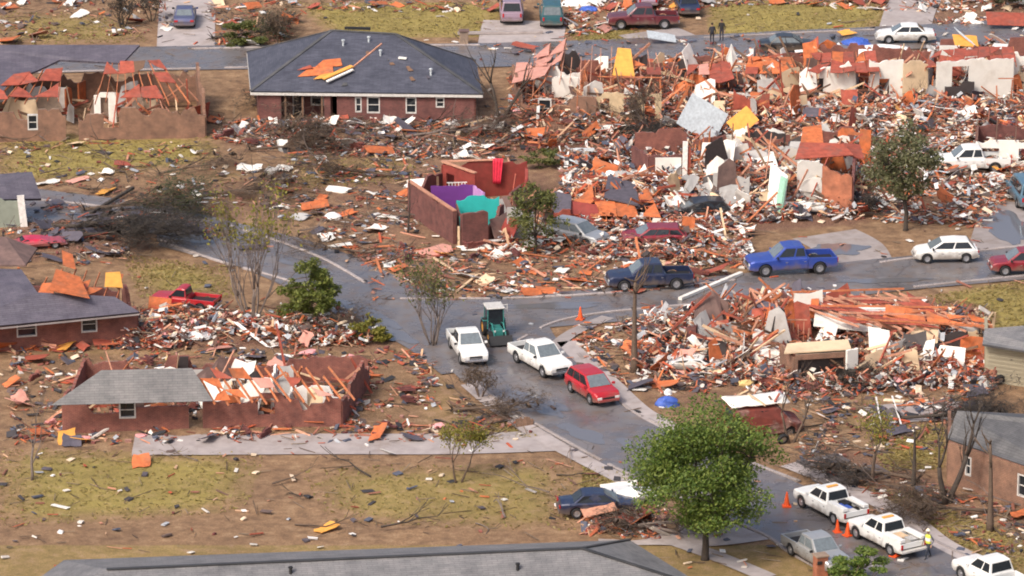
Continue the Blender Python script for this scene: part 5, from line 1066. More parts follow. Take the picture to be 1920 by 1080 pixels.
loose('beam', P(1085,330,.2), P(1180,270,.6), .12, .12, M['wood_brown'], 'dark pole leaning in brush before the beige framed wall', 'pole'); loose('beam', P(250,352,.3), P(170,400,.3), .2, .2, M['bark_dark'], 'dark trunk lying across the left yard', 'log')
loose('kerb_beam', P(858,62,.2), P(1018,60,.2), .3, .2, M['concrete'], 'pale straight beam across the mouth of the upper drive', 'beam')
root = empty('water_heater', G(1524,404,.25), R(-12), 'white cylinder tank lying at the foot of the orange brick corner', 'tank'); mb = MB(); mb.lathe([(.05,-.9),(.3,-.88),(.34,-.8),(.34,.8),(.3,.88),(.05,.9)], 18, 'x', (0,0,.34)); mb.build('tank', M['frame_white'], root, smooth=False)
for x in (-.5,.5): MB().lathe([(.36,-.03),(.36,.03),(.33,.03),(.33,-.03)], 18, 'x', (x,0,.34), True).build('hoop', M['sheet_metal'], root)
# fallen fence panels of separate boards
def fallen_fence(px, py, n, L, yaw, mat, label, tilt=(0,0), standing=False):
    g = G(px, py, .08); root = empty('wooden_fence', g, 0, label, 'fence', None, (R(tilt[0]), R(tilt[1]), R(yaw))); rnd = random.Random(int(px))
    for k in range(n):
        if rnd.random() < .1: continue
        MB().box((k*.15-n*.075, rnd.uniform(-.08,.08), .06), (.135, L*rnd.uniform(.85,1.02), .025), Matrix.Rotation(rnd.uniform(-.05,.05),3,'Z')).build('board', M[mat], root)
    for y in (-.35, .35): MB().box((0, y*L, .015), (n*.15, .09, .05)).build('rail', M[mat], root)
M['fence_grey'] = rough_mat('weathered grey fence boards', (.13,.11,.11), .9, .35, 4)
fallen_fence(1545,868,20,1.8,30,'fence_grey','grey fence panel fallen flat beside the big tree, nearer the rusty van'); fallen_fence(1610,890,24,1.8,26,'fence_grey','grey fence panel fallen flat behind the first utility truck'); fallen_fence(1568,905,16,1.7,24,'fence_grey','grey fence panel fallen flat nearest the lower road')
fallen_fence(1675,785,12,1.8,40,'fence_grey','dark fence panel leaning on the slope behind the yellow lawn',(12,0)); fallen_fence(985,800,8,1.0,20,'wood_brown','broken brown board crate at the left kerb of the lower road',(50,10)); fallen_fence(930,790,14,.8,35,'wood_brown','brown plank strip lying across the left verge')
for a, b, lb in (((1652,800),(1642,770),'white bar leaning left of its twin behind the yellow lawn'),((1690,802),(1672,768),'white bar leaning right of its twin behind the yellow lawn')):
    loose('white_bar', P(*a)+Vector((0,0,.15)), P(*b)+Vector((0,0,.9)), .1, .06, M['pole'], lb, 'bar')
loose('white_bar', P(1528,845,.1), P(1534,828,1.5), .07, .07, M['pole'], 'thin white post behind the rusty red van', 'post')
# spare wheels
for px, py, lb in ((1872,722,'loose car wheel leaning at the khaki house'),(1466,832,'loose wheel behind the rusty red van')):
    root = empty('car_wheel', G(px, py, 0), R(70), lb, 'wheel'); root.rotation_euler = (R(20), 0, R(25)); wheel(root, 0, .01, .36)
# ---------------------------------------------------------------- trees
LG1 = leaf_mat('mid green leaves', [(.06,.11,.02),(.115,.19,.03),(.17,.245,.042),(.25,.30,.06),(.09,.15,.04)])
LG2 = leaf_mat('olive leaves', [(.06,.085,.025),(.13,.15,.035),(.19,.19,.05),(.09,.11,.05)])
LG3 = leaf_mat('dark dull leaves', [(.03,.045,.02),(.06,.075,.03),(.10,.11,.05),(.14,.12,.07)])
BR1 = leaf_mat('dark twigs', [(.035,.03,.028),(.08,.065,.05),(.055,.05,.045),(.11,.09,.07)]); BR2 = leaf_mat('brown twigs', [(.10,.07,.045),(.17,.12,.08),(.07,.05,.04),(.22,.16,.11)])
LG6 = leaf_mat('fresh olive leaves', [(.09,.13,.025),(.17,.21,.04),(.25,.27,.06),(.13,.15,.04)]); LG5 = leaf_mat('grey olive leaves', [(.09,.11,.045),(.16,.17,.075),(.22,.21,.11),(.12,.12,.07)]); LG4 = leaf_mat('yellow green leaves', [(.14,.15,.02),(.25,.24,.04),(.32,.27,.06)])
green_tree(1322, 1050, 8.0, 3.5, 3.1, 5.0, 32000, LG1, 'large green leafy tree in front at the bottom of the lower road', trunk_r=.2, leaf=.13, clumps=150, seed=4, bark='bark_dark', fork=.2, lobes=lambda p: (p.z > 2.35+.25*(p.x > 1)) and abs(p.x) < 4.6-.28*max(0, p.z-4.5))
green_tree(1698, 432, 7.2, 2.4, 2.6, 4.5, 6000, LG5, 'olive green tree tangled with metal scraps by the wet drive', trunk_r=.16, leaf=.17, clumps=60, seed=8, bark='bark_dark', fork=.28, lean=(-.4,0))
green_tree(1004, 480, 5.0, 1.75, 1.9, 3.0, 3000, LG2, 'small dark green tree beside the silver suv', trunk_r=.11, leaf=.15, clumps=45, seed=12, bark='bark_dark', fork=.25)
green_tree(584, 610, 4.2, 1.6, 1.9, 2.2, 8000, LG6, 'round bright green bush by the bend of the left street', trunk_r=.07, leaf=.14, clumps=45, seed=15, fork=.15, name='green_bush')
bare_tree(472, 612, 8.5, .075, 'bare many stemmed tree with thin green tops by the left street', 3, 4, 9, 'bark_grey', .3, .45, leafy=(900,.17,LG4,.62), first=.42)
bare_tree(812, 648, 5.4, .06, 'bare grey shrub with faint green tips beside the white suv', 6, 4, 8, 'bark_grey', .22, .6, leafy=(1100,.13,LG2,.5), first=.42, name='bare_shrub')
snag(1190, 698, 6.1, .22, 'broken bare trunk with short stubs standing before the flattened house', 9, 'bark', 11)
bare_tree(1483, 830, 5.2, .10, 'thin bare tree rising behind the rusty red van', 11, 4, 2, 'bark', .25, .6); bare_tree(1634, 908, 5.4, .13, 'spreading bare brown tree over the fallen fence', 14, 5, 1, 'bark', .16, .85, leafy=(900,.1,LG4,.4))
snag(1712, 912, 3.4, .14, 'small forked snag on the yellow lawn', 17, 'bark_dark', 3); bare_tree(1776, 944, 5.8, .2, 'bare forked tree left of the brown brick house', 19, 3, 2, 'bark_dark', .3, .5, first=.5)
snag(1856, 996, 5.4, .18, 'broken bare trunk with split base in front of the brown brick house', 21, 'bark', 5)
snag(764, 438, 4.4, .06, 'thin bare trunk at the left corner of the roofless house', 23, 'bark_dark', 7); bare_tree(1225, 262, 4.2, .08, 'bare grey tree in front of the beige framed wall', 25, 5, 3, 'bark_grey', .2, .8, first=.42, leafy=(1200,.06,BR2,.1,6))
bare_tree(940, 238, 4.6, .14, 'dark split snag between the hip roofed house and the wreck', 27, 2, 2, 'bark_dark', .2, .6, first=.6); bare_tree(230, 52, 3.4, .06, 'bare dark shrub at the upper left edge', 61, 4, 4, 'bark_dark', .2, .7, leafy=(700,.07,BR1,.2,5), name='bare_shrub', cat='bush'); bare_tree(285, 40, 3.0, .05, 'bare dark shrub left of the slate blue sedan', 62, 4, 4, 'bark_dark', .2, .7, leafy=(700,.07,BR1,.2,5), name='bare_shrub', cat='bush'); bare_tree(520, 78, 3.0, .05, 'brown bare shrub right of the olive bush', 63, 4, 4, 'bark', .2, .7, leafy=(700,.07,BR2,.2,5), name='bare_shrub', cat='bush')
bare_tree(60, 900, 5.5, .1, 'bare tree on the lower left lawn', 64, 5, 1, 'bark_grey', .2, .7); bare_tree(860, 905, 4.6, .08, 'bare tree on the lower lawn left of the navy car', 65, 5, 2, 'bark', .2, .7, leafy=(1500,.1,LG4,.4)); bare_tree(900, 745, 2.6, .05, 'red brown bare shrub at the left kerb of the lower road', 66, 4, 5, 'bark', .2, .8, leafy=(700,.06,BR2,.2,5), name='bare_shrub', cat='bush')
bare_tree(1720, 205, 3.0, .05, 'forked bare sapling against the cream wall', 29, 3, 2, 'bark', .2, .6)
green_tree(455, 86, 2.4, 1.6, 1.0, 1.0, 2500, LG2, 'olive bush behind the hip roofed house beside the blue sedan', leaf=.15, clumps=25, seed=31, trunk_r=.06, fork=.15, name='green_bush'); green_tree(700, 640, 2.2, 1.2, .9, .95, 2200, LG4, 'yellow green shrub at the near corner of the junction', leaf=.13, clumps=24, seed=33, trunk_r=.05, fork=.15, name='green_bush')
green_tree(1612, 1098, 2.2, 1.5, .9, 1.0, 4000, LG1, 'green bush at the bottom edge right of the brick mailbox', leaf=.13, clumps=28, seed=35, trunk_r=.05, fork=.15, name='green_bush'); green_tree(620, 150, 2.0, .7, .8, 1.0, 500, LG3, 'dark shrub behind the hip roofed house', leaf=.13, clumps=12, seed=36, trunk_r=.05, name='green_bush')
green_tree(1885, 12, 3.0, 2.2, 1.4, 1.5, 2200, LG3, 'dark shrub at the upper right corner', leaf=.16, clumps=26, seed=38, trunk_r=.07, name='green_bush'); green_tree(1010, 315, 1.8, 1.4, .7, .7, 1300, LG2, 'low olive shrub behind the red room', leaf=.13, clumps=18, seed=39, trunk_r=.04, name='green_bush')
# uprooted trees lying down
lying_tree(95, 436, 8.5, .15, -9, 'dark uprooted tree lying across the left street with its twigs spread', 41, (2600,.07,BR1,7), n=20); lying_tree(150, 458, 7.5, .12, -6, 'second dark fallen tree along the left street, nearer the pinkish red car', 42, (2600,.07,BR1,7), n=20)
lying_tree(160, 398, 8.5, .14, 14, 'greenish fallen tree on the left yard beyond the street', 43, (3200,.10,LG3,3), 'bark', n=18); lying_tree(370, 376, 7, .12, 20, 'fallen bare tree in the yard behind the many stemmed tree', 44, (1400,.06,BR2,7), 'bark')
lying_tree(470, 285, 7, .1, 4, 'fallen bare tree in front of the hip roofed house porch', 45, (1500,.06,BR2,7), 'bark'); lying_tree(760, 265, 7, .1, 8, 'fallen branches heap right of the hip roofed house', 46, (1500,.06,BR2,7), 'bark_grey')
lying_tree(680, 258, 6.5, .1, 182, 'fallen bare limb below the hip roofed house windows', 47, (1400,.06,BR2,7), 'bark'); lying_tree(1118, 272, 5.0, .13, 4, 'dark fallen tree in brush before the beige framed wall', 48, (2600,.07,BR1,6), n=20)
lying_tree(1180, 1000, 4.5, .1, 12, 'grey fallen limb left of the big green tree trunk', 49, (1500,.06,BR2,6), 'bark_grey'); lying_tree(1270, 1006, 4, .1, 165, 'grey fallen limb heap under the big green tree', 50, (1200,.06,BR2,6), 'bark_grey')
lying_tree(1720, 905, 6, .12, 172, 'fallen bare limb across the verge behind the first utility truck', 51, (1500,.06,BR1,7), 'bark'); lying_tree(1850, 965, 5.5, .11, 175, 'fallen brown limb in front of the brown brick house', 52, (2000,.06,BR2,7), 'bark', n=18)
lying_tree(400, 76, 6, .1, 12, 'fallen tree right of the slate blue sedan', 53, (1800,.09,LG3,3)); lying_tree(740, 335, 6, .08, 168, 'bare limb lying left of the roofless house', 54, (900,.05,BR2,7), 'bark')
lying_tree(1690, 790, 6.5, .11, 4, 'dark fallen tree on the grey patch by the brown house roof', 55, (2600,.06,BR1,7), n=20); lying_tree(850, 775, 4.6, .1, -14, 'fallen brown limb on the left verge of the lower road', 56, (1000,.06,BR2,7), 'bark')
lying_tree(520, 622, 5, .1, 6, 'fallen grey limb beside the round bright bush', 57, (2200,.06,BR2,6), 'bark_grey', n=18); lying_tree(1700, 385, 5, .09, 190, 'fallen limb under the olive tree', 58, (1500,.06,BR1,6), 'bark_grey')
lying_tree(600, 205, 5, .1, 178, 'dead branches against the hip roofed house porch', 59, (1200,.06,BR1,6)); lying_tree(1500, 735, 5, .1, 10, 'dark broken limb behind the rusty red van', 60, (1200,.06,BR1,6)); lying_tree(700, 480, 6, .08, 170, 'thin bare limb on the verge before the roofless house', 68, (900,.05,BR2,7), 'bark')
lying_tree(300, 330, 6, .09, 20, 'long bare limb across the left lawn', 69, (500,.05,BR2,7), 'bark')

# ---------------------------------------------------------------- debris field
# (name of the place, polygon in pixels, weights per kind, number of single pieces, litter pieces, tilt)
ZONES = [
 ('in front of the hip roofed house', [(400,225),(960,228),(960,300),(560,292),(400,262)], dict(plank=2,sheath=1.2,dry=1.9,brickc=1,branch=2.5,shin=1), 75, 3600, .45),
 ('around the wreck with pinkish decking', [(955,150),(1250,130),(1260,285),(960,285)], dict(plank=4,sheath=2,dry=2,brickc=1.5,insul=1,branch=1), 95, 2300, .6),
 ('along the white walled row', [(1245,120),(1930,110),(1930,255),(1250,262)], dict(plank=6,sheath=3,dry=4,siding=1.5,shin=1,brickc=1.5,insul=1.2), 210, 5200, .65),
 ('in the collapsed brick house', [(1050,300),(1190,270),(1620,262),(1620,412),(1290,425),(1050,425)], dict(plank=6,sheath=2.5,dry=5,siding=1.5,shin=1.6,brickc=1.5,insul=1), 200, 4500, .7),
 ('in the yard left of the roofless house', [(520,295),(830,290),(770,470),(560,440),(440,330)], dict(plank=2,sheath=.8,dry=1.5,branch=2,shin=.8), 45, 1500, .25),
 ('on the verge before the roofless house', [(600,462),(1290,470),(1370,520),(1130,548),(960,552),(700,545)], dict(plank=4,sheath=1.2,dry=1.6,branch=1,brickc=.8), 80, 2600, .25),
 ('around the silver and crushed red cars', [(930,430),(1420,415),(1400,505),(940,478)], dict(plank=4,sheath=1.5,dry=2.4,siding=1,brickc=1,insul=.8), 75, 2000, .5),
 ('in the flattened house', [(1200,590),(1460,560),(1850,600),(1865,735),(1480,745),(1180,705)], dict(plank=7,sheath=3,dry=4,siding=1.5,insul=1.4,brickc=1.4,shin=1), 230, 5200, .7),
 ('on the lot left of the flattened house', [(1060,610),(1300,585),(1330,740),(1190,735),(1100,680)], dict(plank=3,sheath=1,dry=1.4,branch=1,shin=.6), 45, 1300, .3),
 ('in the left yard', [(0,260),(400,272),(560,400),(300,395),(60,375),(0,345)], dict(plank=1.5,sheath=.6,dry=1,branch=2.5), 30, 800, .25),
 ('at the top edge', [(0,0),(330,0),(330,60),(0,85)], dict(plank=1.5,sheath=.6,dry=1.4,branch=1.5), 26, 600, .4),
 ('behind the hip roofed house', [(385,0),(940,0),(930,22),(560,24),(540,88),(400,88)], dict(plank=2,sheath=1.2,dry=1.4,branch=1.5), 40, 900, .4),
 ('beyond the upper street', [(1060,0),(1930,0),(1930,25),(1660,22),(1480,10),(1320,14),(1180,60),(1060,70)], dict(plank=3,sheath=2,dry=2,siding=.6), 55, 1100, .45),
 ('right of the white sedan', [(1750,40),(1930,30),(1930,125),(1740,115)], dict(plank=3,sheath=2,dry=2,siding=1), 45, 900, .45),
 ('between the olive tree and white pickup', [(1610,235),(1930,240),(1930,340),(1840,430),(1640,415)], dict(plank=4,sheath=2,dry=3.5,siding=1.5,branch=1), 85, 2000, .5),
 ('below the old red pickup', [(230,598),(660,600),(700,650),(230,660)], dict(plank=4,sheath=1.6,dry=3,insul=1,siding=1,brickc=1), 60, 1500, .5),
 ('before the left brick house', [(0,640),(250,625),(250,655),(0,662)], dict(sheath=3,plank=3,dry=1,insul=.6), 22, 500, .35),
 ('in the dark wreckage at left', [(0,400),(150,390),(320,400),(240,490),(190,500),(0,500)], dict(plank=2,sheath=1,dry=1.2,shin=3,branch=2), 45, 900, .4),
 ('on the left house roof hole', [(70,500),(230,500),(240,560),(80,560)], dict(plank=2,dry=2), 0, 0, .4),
 ('around the low brick house', [(20,660),(820,655),(830,830),(20,835)], dict(plank=4,sheath=2,dry=2.4,brickc=1,shin=1,insul=.8), 110, 2600, .4),
 ('on the lower left lawn', [(20,850),(1080,850),(1080,1000),(20,1010)], dict(plank=1.5,sheath=.6,dry=1.4,branch=2), 26, 160, .2),
 ('left of the big green tree', [(1090,945),(1260,960),(1240,1015),(1090,1005)], dict(plank=3,sheath=1.6,dry=1.2), 22, 400, .45),
 ('behind the rusty van', [(1480,725),(1850,735),(1790,840),(1500,870)], dict(plank=1.5,sheath=.7,dry=1,branch=2,shin=.6), 32, 1300, .25),
 ('on the verge beside the utility trucks', [(1490,860),(1660,880),(1930,965),(1930,1060),(1800,1010)], dict(plank=1,sheath=.4,dry=.7,branch=2), 26, 900, .2),
 ('on the left verge of the lower road', [(850,740),(900,740),(1010,815),(850,830)], dict(plank=2,branch=2,dry=.8), 14, 350, .3),
 ('along the street edge', [(690,545),(1380,520),(1380,532),(1130,560),(700,566)], dict(plank=2,sheath=.5,dry=.8), 14, 260, .1),
 ('on the left street', [(60,370),(330,405),(520,445),(480,470),(300,430),(60,398)], dict(plank=1.5,shin=1,branch=1,dry=.4), 14, 300, .1),
 ('on the upper street', [(900,88),(1500,65),(1700,58),(1700,80),(1250,105),(900,115)], dict(plank=1,dry=.7,sheath=.4), 12, 260, .1)]
KINDS = {
 'plank': ('lumber_plank','lumber plank','planks',(('wood_orange','orange'),('wood_salmon','salmon pink'),('wood_pale','pale'),('wood_brown','dark brown')),(4,4,2,1.2),'splintered'),
 'sheath': ('sheathing_board','sheathing board','sheathing boards',(('ply_orange','orange'),('ply_red','red brown'),('ply_yellow','yellow'),('ply_pink','pinkish')),(5,3,1,1.5),'broken'),
 'dry': ('drywall_sheet','drywall sheet','drywall sheets',(('drywall','white'),('grey_wall','grey'),('cream_wall','cream')),(6,1.5,1),'torn'),
 'siding': ('siding_strip','siding strip','siding strips',(('siding','white'),('sheet_metal','silver')),(3,1),'bent'),
 'shin': ('shingle_mat','shingled roof piece','shingled roof pieces',(('shingle_sheet','dark grey'),),(1,),'ripped'),
 'brickc': ('brick_chunk','brickwork chunk','brickwork chunks',(('brick','red'),('brick_dark','dark red')),(1,1),'fallen'),
 'insul': ('insulation_clump','insulation clump','insulation clumps',(('insul_pink','pink'),('insul_yellow','yellowish')),(2,1),'fluffy'),
 'branch': ('broken_branch','branch','branches',(('bark','brown'),('bark_grey','grey'),('bark_dark','dark')),(1,1,1),'snapped bare')}
def plank_mesh(rnd):
    mb = MB(); n = 4; br = rnd.random() < .5
    for i in range(n+1):
        x = -.5+i/n; b = (.03*rnd.uniform(-1,1)) if 0 < i < n else 0
        e = .5 if i < n else (.5 if not br else .18)
        for y, z in ((-e,-.5),(e,-.5),(e*(1 if not br else .7),.5),(-e,.5)): mb.v.append((x+(rnd.uniform(-.05,.05) if i == n and br else 0), y+b*4, z+b*2))
    for i in range(n):
        for k in range(4): mb.f.append((i*4+k, i*4+(k+1) % 4, i*4+4+(k+1) % 4, i*4+4+k))
    mb.f += [(0,1,2,3), (n*4+3,n*4+2,n*4+1,n*4)]; return mb
def sheet_mesh(rnd, bend=.25, th=.06):
    nx_, ny_ = 4, 3; sd_ = rnd.random()*40; cv = rnd.uniform(-bend, bend); mb = MB(); grid = []
    for i in range(nx_+1):
        for j in range(ny_+1):
            x, y = -.5+i/nx_, -.5+j/ny_; ed = i in (0,nx_) or j in (0,ny_)
            q = noise.noise_vector(Vector((x*2+sd_, y*2, 0)))*.22 if ed else Vector((0,0,0)); grid.append((x+q.x, y+q.y, cv*x*x*2+bend*.5*noise.noise(Vector((x*1.5+sd_, y*1.5, 2)))))
    n = len(grid); mb.v = grid+[(a,b,c+th) for a,b,c in grid]; idx = lambda i, j: i*(ny_+1)+j
    for i in range(nx_):
        for j in range(ny_): q = [idx(i,j),idx(i+1,j),idx(i+1,j+1),idx(i,j+1)]; mb.f += [tuple(q[::-1]), tuple(k+n for k in q)]
    rim = [idx(i,0) for i in range(nx_)]+[idx(nx_,j) for j in range(ny_)]+[idx(i,ny_) for i in range(nx_,0,-1)]+[idx(0,j) for j in range(ny_,0,-1)]
    for k in range(len(rim)): a, b = rim[k], rim[(k+1) % len(rim)]; mb.f.append((a, b, b+n, a+n))
    return mb
def chunk_mesh(rnd):
    mb = MB(); rows = rnd.randint(3,5)
    for r_ in range(rows):
        for k in range(rnd.randint(2,4)): mb.box(((k-1.3+.5*(r_ % 2))*.235+rnd.uniform(-.01,.01), rnd.uniform(-.012,.012), r_*.078+.04), (.225,.11,.068), Matrix.Rotation(rnd.uniform(-.04,.04),3,'Z'))
    return mb
def clump_mesh(rnd):
    import bmesh
    bm = bmesh.new(); bmesh.ops.create_icosphere(bm, subdivisions=2, radius=.5); s = rnd.random()*50
    for v in bm.verts: v.co += noise.noise_vector(v.co*3+Vector((s,0,0)))*.3
    mb = MB(); bm.verts.ensure_lookup_table(); mb.v = [tuple(v.co) for v in bm.verts]; mb.f = [tuple(v.index for v in f.verts) for f in bm.faces]; bm.free(); return mb
def branch_mesh(rnd):
    mb = MB(); t_ = []; bare_branches(mb, (-.5,0,0), (1,rnd.uniform(-.2,.2),.05), .6, .022, 2, rnd, t_, .0, .5, (2,3)); return mb
VAR = {}
def variant(kind, mat, rnd):
    key = (kind, mat, rnd.randrange(6 if kind != 'branch' else 8))
    if key not in VAR:
        r2 = random.Random(hash(str(key)) if False else sum(map(ord, str(key)))); f = {'plank':plank_mesh,'sheath':sheet_mesh,'dry':lambda q: sheet_mesh(q,.45),'siding':lambda q: sheet_mesh(q,.5),'shin':lambda q: sheet_mesh(q,.3,.08),'brickc':chunk_mesh,'insul':clump_mesh,'branch':branch_mesh}[kind]
        import bmesh
        me = f(r2).mesh(KINDS[kind][0], M[mat]); bm = bmesh.new(); bm.from_mesh(me); bmesh.ops.recalc_face_normals(bm, faces=bm.faces); bm.to_mesh(me); bm.free()
        if kind == 'brickc': # brick faces need their own colour only, uv left flat
            me.materials.clear(); me.materials.append(scrap_mat('loose '+mat, [(.20,.062,.05),(.25,.085,.066),(.17,.05,.045)] if mat == 'brick' else [(.12,.04,.04),(.16,.055,.05)]))
        VAR[key] = me
    return VAR[key]
ROADS = [(smooth_line(p_, 4), w_) for p_, w_ in ((ROAD_E,3.4),(ROAD_W,3.5),(ROAD_S,3.6),(ROAD_N,3.4))]
def near_road(p):
    for L_, w_ in ROADS:
        for q in L_:
            if (q.x-p.x)**2+(q.y-p.y)**2 < (w_*.97)**2: return True
    return False
def rand_in(poly, rnd):
    xs = [a for a, b in poly]; ys = [b for a, b in poly]
    while True:
        x, y = rnd.uniform(min(xs), max(xs)), rnd.uniform(min(ys), max(ys))
        if inpoly(np.array([x]), np.array([y]), poly)[0]: return x, y
MARKS = [(345,70,'the slate blue sedan'),(620,70,'the hip roof ridge'),(560,238,'the hip roofed house porch'),(770,240,'the hip roofed house windows'),(905,232,'the hip roofed house corner'),(160,265,'the torn brown brick house'),(385,258,'the brown brick gable'),(957,50,'the mauve van'),(1034,55,'the dark teal van'),(1205,65,'the maroon pickup'),
 (1288,30,'the navy sedan at the top'),(1344,84,'the two people in black'),(1478,105,'the black sedan'),(1697,84,'the white sedan'),(1606,88,'the blue tarp'),(1015,240,'the white framed window'),(1000,150,'the pinkish decking'),(1060,208,'the white wall with the gap'),(1170,238,'the beige framed wall'),(1168,150,'the yellow sheathing board'),
 (1316,262,'the big grey sheet'),(1392,262,'the yellow triangular board'),(1570,195,'the small white wall'),(1660,195,'the white wall with the dark opening'),(1715,195,'the cream wall'),(1790,197,'the tall doorway'),(1860,197,'the pocked white wall'),(1592,215,'the red orange standing board'),(1250,350,'the white door panel'),(1283,355,'the tall white post'),
 (1455,400,'the mint mattress'),(1518,390,'the tall white wall fragment'),(1570,400,'the orange brick corner'),(1340,340,'the leaning studs'),(1308,412,'the crushed black suv'),(1226,462,'the crushed dark red suv'),(1082,462,'the silver suv'),(1004,480,'the small dark tree'),(1150,400,'the fallen orange roof'),(1420,420,'the driveway of the blue pickup'),
 (1698,432,'the olive green tree'),(1818,325,'the white crew cab pickup'),(1900,320,'the white garage'),(1772,490,'the white hatchback'),(1482,515,'the blue pickup'),(1217,545,'the dark navy pickup'),(890,462,'the turquoise room'),(812,430,'the dark brick side wall'),(764,438,'the thin bare trunk'),(960,370,'the red room'),(624,410,'the white tank'),(590,392,'the orange yard board'),
 (472,612,'the many stemmed tree'),(582,606,'the round bright bush'),(345,580,'the old red pickup'),(210,640,'the left brick house wall'),(140,540,'the orange hole in the roof'),(212,530,'the yellow roof panel'),(70,472,'the crushed pinkish red car'),(30,428,'the grey green outbuilding'),(290,600,'the long pale beam'),(372,640,'the blanket heap'),(170,400,'the greenish fallen tree'),(60,300,'the left lawn'),(420,300,'the bare fallen tree'),
 (812,648,'the bare grey shrub'),(924,640,'the green tractor'),(1010,690,'the white pickup with chrome grille'),(1110,745,'the red crossover'),(1190,698,'the broken bare trunk'),(1088,601,'the corner road cone'),(1297,668,'the dark brick stub'),(1345,666,'the grey wall'),(1292,696,'the flattened white car'),(1430,620,'the red sloping roof piece'),(1540,724,'the garage opening'),(1490,670,'the bundle of studs'),(1650,690,'the tall white torn sheet'),
 (1735,680,'the cream torn sheet'),(1815,660,'the grey torn sheet'),(1600,600,'the white ceiling sheet'),(1760,600,'the slid orange roof'),(1850,715,'the khaki house'),(1424,812,'the rusty red van'),(1250,760,'the blue bundle'),(1483,830,'the thin bare tree'),(1634,908,'the spreading bare tree'),(1545,868,'the fallen grey fence'),(1712,912,'the forked snag'),(1776,944,'the forked bare tree'),(1856,996,'the trunk with split base'),
 (1670,790,'the two white bars'),(1820,900,'the brown brick house'),(1556,966,'the first utility truck'),(1667,1020,'the second utility truck'),(1122,968,'the navy car'),(1165,962,'the white car wreck'),(1322,1046,'the big green tree'),(985,800,'the broken board crate'),(930,790,'the brown plank strip'),(380,812,'the low brick house wall'),(620,800,'the low brick house gable'),(150,815,'the low house corner'),(500,850,'the lower driveway'),
 (870,84,'the brown kerb pillar'),(1240,82,'the crumpled silver sheet'),(1810,88,'the tan yellow sheet'),(1890,60,'the orange red roof board'),(1560,20,'the far yellow lawn'),(455,86,'the olive bush'),(750,20,'the lawn behind the hip roof'),(120,40,'the upper left lawn'),(700,545,'the road bend'),(860,520,'the verge before the turquoise room'),(1050,520,'the verge before the silver suv'),(250,900,'the lower left lawn'),(800,930,'the lower lawn')]
def landmark(x, y):
    mx, my, nm = min(MARKS, key=lambda m_: (m_[0]-x)**2+((m_[1]-y)*2.4)**2); dx_, dy_ = x-mx, (y-my)*2.4
    if abs(dx_) > abs(dy_): return ('right of ' if dx_ > 0 else 'left of ')+nm
    return ('in front of ' if dy_ > 0 else 'behind ')+nm
count = {}; LIT = {k: [] for k in ('wood','white','dark','twig','brick')}
rnd = random.Random(99)
